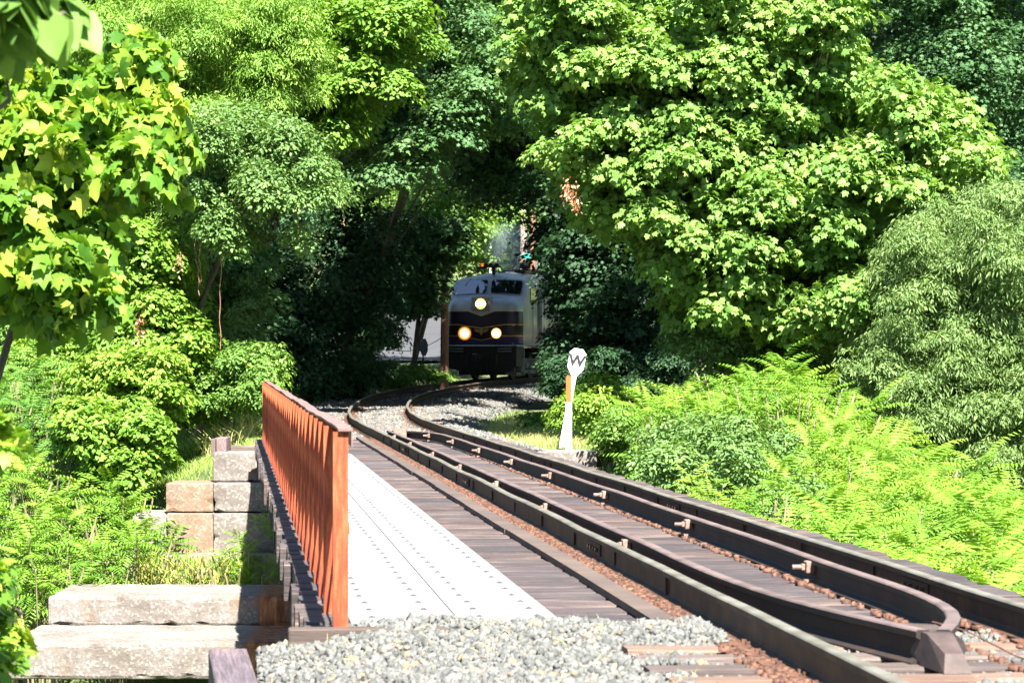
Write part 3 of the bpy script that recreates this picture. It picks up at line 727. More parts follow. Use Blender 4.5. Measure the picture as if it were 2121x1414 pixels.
L(nt, c, bs.inputs['Base Color']); bs.inputs['Roughness'].default_value = 0.32; bs.inputs['Metallic'].default_value = 0.15
M['locoroof'] = simple('sooty_roof_paint', (0.2, 0.21, 0.23), 0.5, 0.1)
M['locosilver'] = simple('silver_trim', (0.42, 0.44, 0.46), 0.35, 0.4)
M['undergear'] = simple('black_grease_steel', (0.016, 0.014, 0.014), 0.6, 0.2, var=.5)
M['dusty'] = simple('dusty_truck_steel', (0.15, 0.15, 0.14), 0.8, 0.0, var=.5, scale=4)
m, nt, bs = newmat('cab_glass'); M['glass'] = m
bs.inputs['Base Color'].default_value = (0.01, 0.012, 0.014, 1); bs.inputs['Roughness'].default_value = 0.03; bs.inputs['Specular IOR Level'].default_value = 1.0
bs.inputs['IOR'].default_value = 2.1
def emis(name, col, st):
    m = bpy.data.materials.new(name); m.use_nodes = True; nt = m.node_tree; nt.nodes.clear()
    e = N(nt, 'ShaderNodeEmission'); e.inputs[0].default_value = (*col, 1); e.inputs[1].default_value = st
    o = N(nt, 'ShaderNodeOutputMaterial'); L(nt, e.outputs[0], o.inputs[0]); return m
M['lamp'] = emis('lamp_filament_glow', (1.0, 0.80, 0.50), 14); M['reflector'] = emis('lit_reflector', (1.0, 0.42, 0.10), 0.75)
m = bpy.data.materials.new('lens_painted_glow'); m.use_nodes = True; nt = m.node_tree; nt.nodes.clear(); M['lens'] = m  # lamp glow painted as a falloff across an enlarged lens disc
tc = N(nt, 'ShaderNodeTexCoord'); gr_ = N(nt, 'ShaderNodeTexGradient', gradient_type='SPHERICAL'); mp_ = N(nt, 'ShaderNodeMapping'); mp_.inputs['Scale'].default_value = (3.6, 0, 3.6)
L(nt, tc.outputs['Object'], mp_.inputs[0]); L(nt, mp_.outputs[0], gr_.inputs[0])
e = N(nt, 'ShaderNodeEmission'); L(nt, ramp(nt, gr_.outputs['Fac'], [(0.0, (0.22, 0.05, 0.01)), (0.35, (0.9, 0.30, 0.05)), (0.6, (1.0, 0.62, 0.22)), (1, (1.0, 0.9, 0.7))]), e.inputs[0])
L(nt, ramp(nt, gr_.outputs['Fac'], [(0.0, (0.03,)*3), (0.3, (0.06,)*3), (0.55, (0.35,)*3), (0.75, (1,)*3)]), e.inputs[1])
sc_ = N(nt, 'ShaderNodeMath', operation='MULTIPLY'); sc_.inputs[1].default_value = 8; L(nt, e.inputs[1].links[0].from_socket, sc_.inputs[0]); L(nt, sc_.outputs[0], e.inputs[1])
o = N(nt, 'ShaderNodeOutputMaterial'); L(nt, e.outputs[0], o.inputs[0])
M['redlamp'] = emis('red_signal_lamp', (1.0, 0.10, 0.03), 0.8)

lp = track(106.9, 0, 0.185)
loco = empty('locomotive', lp, -radians(15.0), 'grey and dark purple diesel locomotive with lit headlights coming round the bend', 'locomotive')
st = [  # y, half width, bottom, top, shoulder radius, crown
 (0.0, 1.04, 1.40, 2.78, .30, .05), (.05, 1.22, 1.37, 2.97, .34, .06), (.14, 1.35, 1.36, 3.10, .38, .07), (.30, 1.46, 1.35, 3.20, .42, .08),
 (.60, 1.53, 1.35, 3.29, .42, .08), (.98, 1.55, 1.35, 3.37, .20, .06), (1.40, 1.55, 1.35, 3.97, .20, .06), (1.52, 1.55, 1.35, 4.08, .30, .09), (1.9, 1.55, 1.35, 4.20, .46, .12), (2.8, 1.55, 1.35, 4.30, .55, .16),
 (3.6, 1.55, 1.35, 4.33, .55, .18), (9, 1.55, 1.35, 4.35, .55, .18), (15.4, 1.55, 1.35, 4.35, .55, .18)]
vs = []; fs = []
for (y, w, zb, zt, r, cr) in st:
    half = [(w, zb), (w, (zb+zt)/2), (w, zt-cr-r)]
    for a in (22, 45, 68): half.append((w-r+r*cos(radians(a)), zt-cr-r+r*sin(radians(a))))
    half.append((w-r, zt-cr))
    for q_ in (.66, .33): half.append(((w-r)*q_, zt-cr*q_**2))
    row = [(x, y, z) for x, z in half] + [(0, y, zt)] + [(-x, y, z) for x, z in half[::-1]]
    vs += row
n = len(row)
for i in range(len(st)-1):
    for k in range(n-1): fs.append((i*n+k, i*n+k+1, (i+1)*n+k+1, (i+1)*n+k))
    fs.append((i*n+n-1, i*n, (i+1)*n, (i+1)*n+n-1))
fs.append(tuple(range(n))[::-1]); fs.append(tuple(range((len(st)-1)*n, len(st)*n)))
mb = MB(); mb.add(vs, fs); me = mb.mesh('body', [M['loco'], M['locoroof']], True)
for p in me.polygons:
    if p.center.z > 4.02 and p.center.y > 1.6 and p.normal.z > .6: p.material_index = 1
body = link('body', me, loco)
def pane(x0, x1, v0, v1, off, inset_round=.05):
    mb = MB(); nu, nv = 12, 6; vs = []
    for j in range(nv+1):
        for i in range(nu+1):
            u = i/nu; v = j/nv
            rr_ = max(0, abs(2*v-1)-.7)/.3; sh = inset_round*rr_**2
            x = x0+sh*(1 if u < .5 else 0) + (x1-x0-sh*1.0)*u if False else (x0+sh) + (x1-x0-2*sh)*u
            vv = v0+(v1-v0)*v
            z = 3.37+.60*vv - .06*(x/1.35)**2; y = .98+.42*vv
            vs.append((x, y-.82*off, z+.57*off))
    fs = [(j*(nu+1)+i, j*(nu+1)+i+1, (j+1)*(nu+1)+i+1, (j+1)*(nu+1)+i) for j in range(nv) for i in range(nu)]
    mb.add(vs, fs); return mb
for x0, x1 in ((-1.33, -.08), (.08, 1.33)):
    w_ = pane(x0-.04, x1+.04, .0, .99, .03, .06).build('windshield_frame', M['locosilver'], loco, smooth=True)
    pane(x0, x1, .05, .93, .045, .05).build('pane', M['glass'], w_, smooth=True)
    wb_ = MB(); xm = (x0+x1)/2; wb_.tube([(xm-.1, 1.42, 4.03), (xm-.28, 1.18, 3.72)], .012, 5); wb_.build('wiper', M['undergear'], w_)
# headlight box
mb = MB(); mb.prism([(-.40, 2.66), (.40, 2.66), (.40, 3.17), (.36, 3.26), (-.36, 3.26), (-.40, 3.17)], 'y', -.055, .5)
hb = mb.build('headlight_box', M['locosilver'], loco)
mb = MB()
for z in np.arange(2.70, 3.2, .05): mb.box(-.36, .36, -.075, -.056, z, z+.022)
mb.build('louvre', M['dusty'], hb)
def disc(mb, x, y, z, r, n=20, th=.03): mb.tube([(x, y, z), (x, y-th, z)], r, n)
mb = MB(); disc(mb, 0, -.056, 2.98, .235, 24, .05); mb.build('headlight_ring', M['locosilver'], hb)
mb = MB(); disc(mb, 0, -.107, 2.98, .205, 24, .01); hl = mb.build('headlight', M['reflector'], hb)
mb = MB()
for x in (-.095, .095): disc(mb, x, -.118, 2.98, .088, 16, .02)
mb.build('bulb', M['lamp'], hb)
for x, r in ((-.66, .27), (.62, .20)):
    mb = MB(); disc(mb, 0, .02, 0, r+.02, 24, .07); h_ = mb.build('ditch_light', M['undergear'], loco, (x, 0, 1.83))
    mb = MB(); disc(mb, 0, -.052, 0, r, 24, .012); l_ = mb.build('lens', M['lens'], h_); l_.scale = (r/.27, 1, r/.27); l_.scale = (1, 1, 1)
mb = MB()  # winged emblem on the nose
mb.prism([(-.07, 2.0), (.07, 2.0), (.09, 1.88), (0, 1.75), (-.09, 1.88)], 'y', -.02, .01)
for sgn in (-1, 1): mb.prism([(sgn*.11, 1.97), (sgn*.32, 2.02), (sgn*.24, 1.95), (sgn*.28, 1.92), (sgn*.12, 1.86)][::sgn], 'y', -.016, .01)
mb.build('emblem', simple('dull_gold', (0.35, 0.22, 0.04), .5), loco)
mb = MB()
fr = [((x, y-.03, 1.35)) for x, y in ((-1.57, 1.2), (-1.50, .35), (-1.38, .13), (-1.1, .0), (0, -.03), (1.1, .0), (1.38, .13), (1.50, .35), (1.57, 1.2))]
mb.tube(fr, .028, 6)
for x in (-1.0, .95): 
    for z in (1.22, 1.12): mb.box(x-.28, x+.28, -.06, -.03, z, z+.018)
for z in (2.12, 1.42): mb.box(.98, 1.32, -.05+.1, -.02+.1, z, z+.02)
mb.build('sill_trim', M['locosilver'], loco)
mb = MB()  # pilot
mb.prism([(-1.42, 1.34), (1.42, 1.34), (1.40, .55), (1.15, .34), (-.8, .34), (-1.40, .48)], 'y', .02, .12)
mb.box(-1.38, 1.38, .13, 1.1, .55, 1.34); mb.box(-.95, .95, .13, 1.4, .2, .54)
for x in np.arange(-.75, .8, .25): mb.prism([(x-.05, .56), (x+.05, .56), (x*.9+.04, .2), (x*.9-.04, .2)], 'y', -.03, .02)
mb.build('pilot', M['undergear'], loco)
mb = MB(); mb.box(-.13, .13, -.55, .05, .76, 1.0, b=.03); mb.box(-.17, .05, -.75, -.5, .72, 1.04, b=.04); mb.box(.06, .15, -.72, -.55, .76, 1.0, b=.02)
mb.build('coupler', M['undergear'], loco)
for x, s_ in ((.42, 1), (.62, 1), (-.5, -1)):
    mb = MB(); mb.tube([(x, -.0, 1.0), (x+.04*s_, -.12, .85), (x+.02*s_, -.16, .6), (x-.06*s_, -.14, .42)], .025, 6); mb.build('air_hose', M['chip'] if x == .62 else M['undergear'], loco)
# trucks
for y0 in (1.3, 10.6):
    tr_ = empty('truck', (0, y0, 0)); tr_.parent = loco
    for yw in (.5, 3.2):
        mb = MB()
        for x in (-.75, .75): mb.tube([(x-.06, yw, .5), (x+.06, yw, .5)], .5, 24); mb.tube([(x-.09 if x < 0 else x+.06, yw, .5), (x-.06 if x < 0 else x+.09, yw, .5)], .54, 24) if False else None
        mb.tube([(-.8, yw, .5), (.8, yw, .5)], .09, 8)
        mb.build('wheelset', M['undergear'], tr_)
    for x in (-1.08, 1.08):
        mb = MB(); mb.box(x-.09, x+.09, -.3, 4.0, .62, .86, b=.03)
        for yw in (.5, 3.2): mb.box(x-.14, x+.14, yw-.22, yw+.22, .3, .75, b=.04)
        for yy_ in (1.3, 1.6, 1.9, 2.2, 2.5): mb.tube([(x*1.03, yy_, .45), (x*1.03, yy_, .8)], .09, 8)
        mb.box(x-.06, x+.06, .9, 2.8, .25, .42, b=.02); mb.box(x-.03, x+.03, -.5, -.3, .3, 1.3); mb.box(x-.03, x+.03, 1.0, 1.14, .2, 1.3)
        mb.build('side_frame', M['dusty'], tr_)
mb = MB(); mb.box(-1.1, 1.1, 5.8, 10.0, .35, 1.3, b=.1); mb.build('fuel_tank', M['undergear'], loco)
# side fittings on the flank
for sx_ in (-1, 1):
    mb = MB()
    for y in np.arange(2.0, 15.0, .9): mb.box(min(sx_*1.552, sx_*1.575), max(sx_*1.552, sx_*1.575), y, y+.035, 1.38, 3.6)
    for z in (1.42, 3.58): mb.box(min(sx_*1.552, sx_*1.57), max(sx_*1.552, sx_*1.57), 1.5, 15.2, z, z+.03)
    mb.build('batten', M['loco'], loco)
    mb = MB(); mb.box(min(sx_*1.553, sx_*1.58), max(sx_*1.553, sx_*1.58), 1.62, 2.5, 3.02, 3.62, b=.01); mb.build('side_window', M['glass'], loco)
    mb = MB(); mb.box(min(sx_*1.553, sx_*1.568), max(sx_*1.553, sx_*1.568), 2.75, 3.4, 1.45, 3.6); dr = mb.build('cab_door', M['dusty'], loco)
    mb = MB()
    for y in (2.66, 3.48): mb.tube([(sx_*1.56, y, 1.5), (sx_*1.64, y, 1.55), (sx_*1.64, y, 3.2), (sx_*1.56, y, 3.25)], .018, 5)
    mb.build('handrail', M['undergear'], loco)
    mb = MB()
    for z in (.45, .75, 1.05): mb.box(sx_*1.3-.2, sx_*1.3+.22, 2.8, 3.3, z, z+.03)
    mb.build('step', M['dusty'], loco)
    for y in (5.2, 6.6, 8.0):
        mb = MB(); mb.tube([(sx_*1.553, y, 2.9), (sx_*1.58, y, 2.9)], .24, 18); mb.build('porthole', M['glass'], loco)
    mb = MB()
    for k_ in range(12): mb.box(min(sx_*1.553, sx_*1.574), max(sx_*1.553, sx_*1.574), 9.4, 12.4, 2.5+.09*k_, 2.54+.09*k_)
    mb.build('side_grille', M['dusty'], loco)
# roof fittings
mb = MB()
for k_, x in enumerate((-.22, 0, .22)): 
    L0_ = [.35, .5, .42][k_]; mb.tube([(x*1.0, 1.85, 4.52), (x*1.0, 1.85-L0_*.6, 4.52), (x*1.0, 1.85-L0_, 4.52)], [.03, .05, .10], 10)
mb.box(-.3, .3, 1.83, 1.9, 4.46, 4.5); mb.box(-.05, .05, 1.8, 1.9, 4.1, 4.5); mb.tube([(-.62, 1.5, 4.42), (-.3, 1.86, 4.47)], .05, 6)
mb.build('horn', M['undergear'], loco)
mb = MB(); mb.tube([(.55, 4.6, 4.3), (.55, 4.6, 4.52)], .14, 10); mb.tube([(.55, 4.6, 4.5), (.55, 4.6, 4.72), (.55, 4.6, 4.82)], [.24, .2, .06], 12); mb.box(.2, .9, 4.3, 4.9, 4.3, 4.4)
mb.build('exhaust_stack', M['undergear'], loco)
mb = MB(); mb.tube([(.1, 2.2, 4.27), (.5, 3.4, 4.4), (.7, 5.5, 4.46), (.85, 9, 4.44)], .03, 5); mb.tube([(.9, 6, 4.3), (.9, 6, 4.75)], .012, 4)
mb.build('roof_cable', M['undergear'], loco)
for y in (7.2, 9.6, 12):
    mb = MB(); mb.tube([(0, y, 4.36), (0, y, 4.50)], .55, 18); mb.build('roof_fan', M['undergear'], loco)

# exhaust smoke
m = bpy.data.materials.new('smoke'); m.use_nodes = True; nt = m.node_tree; nt.nodes.clear(); M['smoke'] = m
pv = N(nt, 'ShaderNodeVolumePrincipled'); pv.inputs['Color'].default_value = (0.45, 0.55, 0.62, 1)
tc = N(nt, 'ShaderNodeTexCoord'); gr_ = N(nt, 'ShaderNodeTexGradient', gradient_type='SPHERICAL'); L(nt, tc.outputs['Object'], gr_.inputs[0])
L(nt, math2(nt, 'MULTIPLY', math2(nt, 'MULTIPLY', gr_.outputs['Fac'], noise(nt, 2.2, 3)), 3.2), pv.inputs['Density'])
o_ = N(nt, 'ShaderNodeOutputMaterial'); L(nt, pv.outputs[0], o_.inputs['Volume'])
mb = MB(); p = at(1052, 515, 113)
mb.tube([(0, 0, z) for z in np.linspace(-1, 1, 9)], [max(.02, math.sqrt(max(0, 1-z*z))) for z in np.linspace(-1, 1, 9)], 16)
mb.f = [tuple(f_[::-1]) for f_ in mb.f]
sm_ = kind(mb.build('smoke', m, None, p), 'stuff', 'thin blue-grey exhaust smoke above the locomotive'); sm_.scale = (1.1, 1.0, 1.25)

# ------------------------------------------------------------------ poles, signs
def gz(x, y): return float(ground_z(x, y))
def pole(px, Y, r, top_px, label, mat):
    x = (px-CX)*Y/F; z0 = gz(x, Y)-.3; z1 = HC+(HY-top_px)*Y/F
    mb = MB(); mb.tube([(0, 0, 0), (.02, 0, (z1-z0)*.5), (0.05, 0, z1-z0)], [r*1.1, r, r*.85], 12)
    r_ = empty('utility_pole', (x, Y, z0), 0, label, 'utility pole'); mb.build('shaft', M[mat], r_); return r_, z1-z0
pl_, h_ = pole(920, 103, .15, 500, 'reddish-brown wooden utility pole close to the left of the locomotive', 'pole')
pl_, h_ = pole(1083, 128, .17, 380, 'pale grey wooden pole behind the locomotive roof, left of the pair', 'palepole')
pl_, h_ = pole(1102, 124, .15, 400, 'brown wooden pole behind the locomotive roof, right of the pair', 'pole')
for px, lab, w in ((1090, 'small teal street sign between the two poles', .36), (1112, 'small teal street sign right of the brown pole', .22)):
    p = at(px, 530, 123.4); mb = MB(); mb.box(-w/2, w/2, -.012, .012, -.1, .1, b=.008)
    e_ = empty('street_sign', p, .1, lab, 'street sign'); mb.build('sign_panel', M['teal'], e_)
    mb = MB(); mb.tube([(0, .03, .1), (0, .03, -(p[2]-gz(p[0], 123.4))-.2)], .03, 6); mb.build('post', M['greymetal'], e_)
p = at(1016, 530, 131); g0 = gz(p[0], 131)
e_ = empty('crossing_signal', (p[0], 131, g0), 0, 'white crossing signal mast with a red lamp above the locomotive roof', 'signal')
mb = MB(); mb.tube([(0, 0, -.2), (0, 0, p[2]-g0+.5)], .06, 8); mb.box(-.10, .10, -.06, .06, p[2]-g0-.3, p[2]-g0+.3, b=.02); mb.build('mast', M['white'], e_)
mb = MB(); mb.tube([(-.42, -.14, p[2]-g0-.38), (-.42, .1, p[2]-g0-.38)], .2, 14); mb.box(-.42, 0, 0, .06, p[2]-g0-.42, p[2]-g0-.36); hd = mb.build('lamp_head', M['undergear'], e_)
mb = MB(); mb.tube([(-.42, -.155, p[2]-g0-.38), (-.42, -.145, p[2]-g0-.38)], .13, 14); mb.build('lens', M['redlamp'], hd)
p = at(878, 719, 111); g0 = gz(p[0], 111)
e_ = empty('stop_sign', (p[0], 111, g0), radians(66), 'octagonal road sign seen nearly edge-on from behind, left of the pole', 'road sign')
mb = MB(); mb.prism([(.38*cos(radians(22.5+45*k))*1, p[2]-g0+.38*sin(radians(22.5+45*k))) for k in range(8)], 'y', -.01, .01); mb.build('sign_panel', M['greymetal'], e_)
mb = MB(); mb.box(-.03, .03, .012, .05, -.3, p[2]-g0+.3); mb.build('post', M['steel'], e_)
p = at(784, 745, 96); g0 = gz(p[0], 96)
mb = MB(); mb.tube([(0, 0, -.2), (0, 0, p[2]-g0)], .075, 10); mb.tube([(0, 0, p[2]-g0), (0, 0, p[2]-g0+.05)], [.09, .03], 10)
tag(mb.build('bollard', M['white'], None, (p[0], 96, g0)), 'short pale post in the undergrowth left of the track', 'post')
mb = MB(); a_ = at(913, 700, 103); b_ = at(800, 722, 101)
mb.tube([a_ + (b_-a_)*u + np.array([0, 0, -.25*4*u*(1-u)]) for u in np.linspace(0, 1, 12)], .014, 5)
tag(mb.build('wire', M['undergear']), 'thin slack wire running left from the reddish utility pole', 'wire')

# ------------------------------------------------------------------ foliage
def norm(v): return v/np.maximum(np.linalg.norm(v, axis=-1, keepdims=True), 1e-9)
def sym(pts):
    r = np.array(pts, float); l = r[1:-1][::-1]*[-1, 1, 1]; return np.concatenate([r, l])
def fan(outline, centre):
    V = np.concatenate([[centre], outline]); n = len(outline)
    return V, np.array([(0, 1+i, 1+(i+1) % n) for i in range(n)])
T_LOBED = fan(sym([(0, 0, 0), (.46, .10, -.06), (.25, .34, .02), (.52, .62, -.10), (.16, .66, 0), (0, 1.0, -.12)]), (0, .38, .05))
T_SYC = fan(sym([(0, 0, 0), (.30, -.02, .02), (.50, .16, -.10), (.36, .32, .03), (.52, .60, -.14), (.26, .62, .02), (0, .98, -.18)]), (0, .38, .05))
T_STAR = fan(sym([(0, 0, 0), (.22, -.06, 0), (.48, .08, -.05), (.40, .22, -.02), (.66, .46, -.12), (.36, .46, 0), (.34, .60, -.02), (.44, .80, -.08), (.16, .72, 0), (0, 1.08, -.14)]), (0, .36, .05))
T_OVAL = (np.array([(0, 0, 0), (.26, .25, .07), (.24, .65, .05), (0, 1, -.08), (-.24, .65, .05), (-.26, .25, .07)]), np.array([(0, 1, 2), (0, 2, 3), (0, 3, 4), (0, 4, 5)]))
T_HEART = fan(sym([(0, .08, 0), (.22, -.05, .02), (.45, .12, .03), (.40, .45, .0), (.18, .8, -.04), (0, 1.0, -.12)]), (0, .35, -.04))
T_LANCE = (np.array([(0, 0, 0), (.13, .4, .03), (0, 1, -.12), (-.13, .4, .03)]), np.array([(0, 1, 2), (0, 2, 3)]))
def place(tmpl, P, D, Nn, size):
    """leaves at P pointing along D with normal Nn"""
    V, Fc = tmpl; D = norm(D); X = norm(np.cross(D, Nn)); Z = np.cross(X, D)
    out = P[:, None] + size[:, None, None]*(V[None, :, 0:1]*X[:, None] + V[None, :, 1:2]*D[:, None] + V[None, :, 2:3]*Z[:, None])
    Fo = (Fc[None] + len(V)*np.arange(len(P))[:, None, None]).reshape(-1, 3)
    return out.reshape(-1, 3), Fo
def rvec(n): return norm(rng.normal(size=(n, 3)))
def in_poly(x, y, poly):
    inside = np.zeros(len(x), bool); n = len(poly)
    for i in range(n):
        x1, y1 = poly[i]; x2, y2 = poly[(i+1) % n]
        c_ = ((y1 > y) != (y2 > y)) & (x < (x2-x1)*(y-y1)/((y2-y1) or 1e-9)+x1); inside ^= c_
    return inside
def puffs(poly, Y0, dY, r, dens=1.0):
    """lobe centres spread through the volume of a crown"""
    poly = np.array(poly, float); x0, y0 = poly.min(0); x1, y1 = poly.max(0)
    rp = r*F/(Y0+dY/2); out = []; tries = 0
    want = int(max(1, dens*1.35*abs(0.5*np.sum(poly[:, 0]*np.roll(poly[:, 1], -1)-np.roll(poly[:, 0], -1)*poly[:, 1]))/(rp*rp)))
    while len(out) < want and tries < 60:
        xs = rng.uniform(x0, x1, want*3); ys = rng.uniform(y0, y1, want*3); k = in_poly(xs, ys, poly)
        out += list(zip(xs[k], ys[k])); tries += 1
    out = out[:want]
    C_ = []; 
    for (x, y) in out:
        C_.append((*at(x, y, Y0+dY*rng.random()), r*rng.choice([.55, .75, .95, 1.15, 1.35])))
    return np.array(C_)
def crown_leaves(C_, tmpl, size, spray_r, per, k=15, flat=.75, droop=.25, up=.7, jit=.38):
    Vs = []; As = []; Fs = []; n0 = 0
    c = C_[:, :3]; r = C_[:, 3]
    ns = np.maximum(4, (k*(r/spray_r)**2*0.28)).astype(int)
    ids = np.repeat(np.arange(len(c)), ns); d = rvec(len(ids)); d[:, 2] = np.where(d[:, 2] < -.3, -d[:, 2]*.6, d[:, 2]); d = norm(d)
    rad = r[ids]*(.35 + .95*rng.random(len(ids))**.8)
    SP = c[ids] + d*rad[:, None]*np.array([1, 1, flat])
    SN = norm(d*np.array([.55, .55, .3]) + np.array([0, 0, up]) + .25*rvec(len(ids)))
    sr = spray_r*rng.uniform(.7, 1.3, len(ids)); srnd = rng.normal(0, .16, len(ids)) + np.repeat(rng.normal(0, .08, len(c)), ns)
    T1 = norm(np.cross(SN, rvec(len(ids)))); T2 = np.cross(SN, T1)
    m_ = rng.poisson(per, len(ids))+3; lid = np.repeat(np.arange(len(ids)), m_); nl = len(lid)
    rho = np.sqrt(rng.random(nl)); ph = rng.uniform(0, 2*pi, nl)
    O = T1[lid]*np.cos(ph)[:, None] + T2[lid]*np.sin(ph)[:, None]
    P = SP[lid] + O*(rho*sr[lid])[:, None] - SN[lid]*((rho**2)*sr[lid]*.35)[:, None] + SN[lid]*(rng.normal(0, .14, nl)*sr[lid])[:, None]
    D = O + .5*rvec(nl) + np.array([0, 0, -droop])
    Nn = norm(SN[lid] + jit*1.2*rvec(nl))
    sz = size*rng.uniform(.6, 1.25, nl)
    V, Fc = place(tmpl, P, D, Nn, sz)
    a = np.clip(.45 + srnd[lid] + rng.normal(0, .17, nl), 0, 1)
    return V, Fc, np.repeat(a, len(tmpl[0])), SP
def limbs(mb, base, C_, r0, nb=12):
    base = Vector(base); cc = Vector(C_[:, :3].mean(0)); top = Vector(C_[np.argmax(C_[:, 2]), :3])
    mid = base.lerp(cc, .55) + Vector((random.uniform(-.3, .3), random.uniform(-.3, .3), 0)); mid.z = max(mid.z, base.z + .3*(cc.z-base.z))
    trunk = [base, base.lerp(mid, .5), mid, cc.lerp(mid, .3), cc, cc.lerp(top, .8)]
    rs = [r0, r0*.85, r0*.72, r0*.6, r0*.45, r0*.15]
    mb.tube(trunk, rs, 8)
    idx = np.argsort(rng.random(len(C_)))[:nb]
    for i in idx:
        e = Vector(C_[i, :3]); k_ = random.choice([2, 3, 4]); s_ = trunk[k_].lerp(trunk[k_-1], random.random()*.7)
        m1 = s_.lerp(e, .5) + Vector((random.uniform(-.2, .2), random.uniform(-.2, .2), random.uniform(.0, .35)))
        mb.tube([s_, m1, e], [r0*.32, r0*.2, r0*.05], 5)
        for _ in range(2):
            e2 = e + Vector(rvec(1)[0])*C_[i, 3]*.9; mb.tube([m1.lerp(e, random.uniform(.3, .9)), e2], [r0*.09, r0*.025], 4)
def tree(name, label, cat, polys, mat, tmpl, size, spray_r, per, base=None, r0=.18, bark='bark', group=None, k=26, nb=12, **kw):
    C1 = [puffs(*p) for p in polys if p[3] < 1.5]; C2 = [puffs(*p) for p in polys if p[3] >= 1.5]
    C_ = np.concatenate(C1); V, Fc, A, _ = crown_leaves(C_, tmpl, size, spray_r, per, k, **kw)
    if C2:  # coarse upper crowns out of view, added to cast shade below
        C2 = np.concatenate(C2); V2, F2, A2, _ = crown_leaves(C2, T_OVAL, size*2.6, spray_r*2.2, max(14, per), k, **kw)
        Fc = np.concatenate([Fc, F2+len(V)]); V = np.concatenate([V, V2]); A = np.concatenate([A, A2]); 
    if base is None: base = (float(np.median(C_[:, 0])), float(C_[:, 1].mean())+.5)
    bz = gz(*base)-.15; b = np.array([base[0], base[1], bz])
    root = empty(name, b, 0, label, cat, group)
    link('crown' if cat == 'tree' else 'foliage', mesh_np('crown', V-b, Fc, M[mat], attr=A), root)
    mb = MB(); limbs(mb, (0, 0, 0), C_-np.array([*b, 0]), r0, nb)
    mb.build('trunk' if cat == 'tree' else 'stem', M[bark], root)
    print(name, len(C_), 'puffs', len(Fc), 'tris'); return root, C_
# --- the trees, each one a thing
tree('sycamore_tree', 'huge bright sycamore over the right of the track, lobed leaves, pale mottled trunk', 'tree',
     [([(1070, 40), (1200, -40), (1740, -40), (1760, 110), (1820, 160), (1960, 220), (2040, 350), (1880, 520), (1830, 680), (1480, 700), (1360, 620), (1320, 520), (1230, 440), (1180, 370), (1140, 290), (1130, 230), (1080, 140)], 56, 6, .52, 1.9),
      ([(1300, -500), (1700, -560), (1900, -300), (1780, -40), (1120, -40), (1160, -260)], 59, 7, 1.0, .8),
      ([(1500, -1100), (1850, -1100), (1900, -500), (1400, -500)], 67, 6, 1.9, .6)],
     'sycamore', T_SYC, .15, .30, 15, base=at(1520, 800, 62)[:2], r0=.2, bark='palebark', nb=34, jit=.65, k=24, flat=.85)
tree('catalpa_tree', 'broad-leaved bright tree over the top middle-left, right of the feathery locust', 'tree',
     [([(560, 20), (860, 10), (880, 90), (800, 200), (730, 290), (560, 300), (540, 100)], 68, 4, .5, 1.9),
      ([(540, -400), (900, -420), (900, -20), (560, -20)], 71, 6, 1.1, .8),
      ([(500, -1200), (1000, -1200), (1000, -400), (500, -400)], 78, 6, 1.9, .6)],
     'locust', T_HEART, .13, .33, 17, base=at(400, 800, 74)[:2], r0=.12)
tree('locust_tree', 'tall yellow-green locust with feathery narrow leaflets at the upper left', 'tree',
     [([(120, 20), (640, 0), (640, 200), (560, 270), (430, 330), (330, 420), (230, 400), (130, 200)], 62, 4, .5, 1.9),
      ([(100, -420), (560, -420), (660, -20), (120, -20)], 65, 6, 1.1, .7),
      ([(230, 330), (440, 330), (390, 600), (240, 640)], 61, 2, .45, 1.6),
      ([(-100, -1200), (560, -1200), (600, -400), (0, -400)], 70, 7, 1.9, .8)],
     'locust', T_LANCE, .125, .32, 46, base=at(200, 800, 68)[:2], r0=.10, droop=.6)
tree('elm_tree', 'grey-green elm whose low branch reaches right over the dark hollow', 'tree',
     [([(380, 240), (620, 260), (650, 340), (715, 400), (700, 425), (570, 440), (500, 500), (430, 500), (390, 400)], 57.5, 3.5, .42, 2.0),
      ([(640, 480), (660, 500), (620, 520), (600, 460)], 58, 1, .2, 1.0), ([(480, 490), (520, 510), (490, 530), (455, 525)], 58, 1, .2, 1.2)],
     'elm', T_OVAL, .095, .26, 24, base=at(230, 850, 62)[:2], r0=.08, droop=.3)
tree('maple_tree', 'dark green maple filling the top middle behind the track opening', 'tree',
     [([(790, 120), (1000, 20), (1090, 120), (1080, 250), (930, 300), (900, 340), (850, 400), (740, 390), (690, 350), (720, 240)], 76, 6, .6, 1.8),
      ([(760, -420), (1200, -420), (1160, 0), (820, 60)], 81, 7, 1.3, .6),
      ([(700, -1400), (1250, -1400), (1250, -420), (700, -420)], 78, 10, 2.1, .35)],
     'midmaple', T_LOBED, .14, .38, 17, base=(-6.6, 94), r0=.14, flat=.5)
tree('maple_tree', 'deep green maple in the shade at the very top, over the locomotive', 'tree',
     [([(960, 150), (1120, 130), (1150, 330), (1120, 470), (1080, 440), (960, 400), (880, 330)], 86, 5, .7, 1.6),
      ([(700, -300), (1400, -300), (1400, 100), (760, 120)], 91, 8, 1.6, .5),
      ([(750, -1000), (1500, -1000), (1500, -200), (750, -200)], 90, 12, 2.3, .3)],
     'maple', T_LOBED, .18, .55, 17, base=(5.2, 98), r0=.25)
tree('maple_tree', 'tall maple added behind the dark maples, its high crown shading the locomotive', 'tree',  # added so that its upper crown keeps the sun off the train
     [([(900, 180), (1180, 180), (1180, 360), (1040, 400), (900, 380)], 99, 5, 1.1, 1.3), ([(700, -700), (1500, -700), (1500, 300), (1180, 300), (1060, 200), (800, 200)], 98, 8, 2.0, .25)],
     'darkmaple', T_LOBED, .2, .6, 18, base=(6.5, 106), r0=.22)
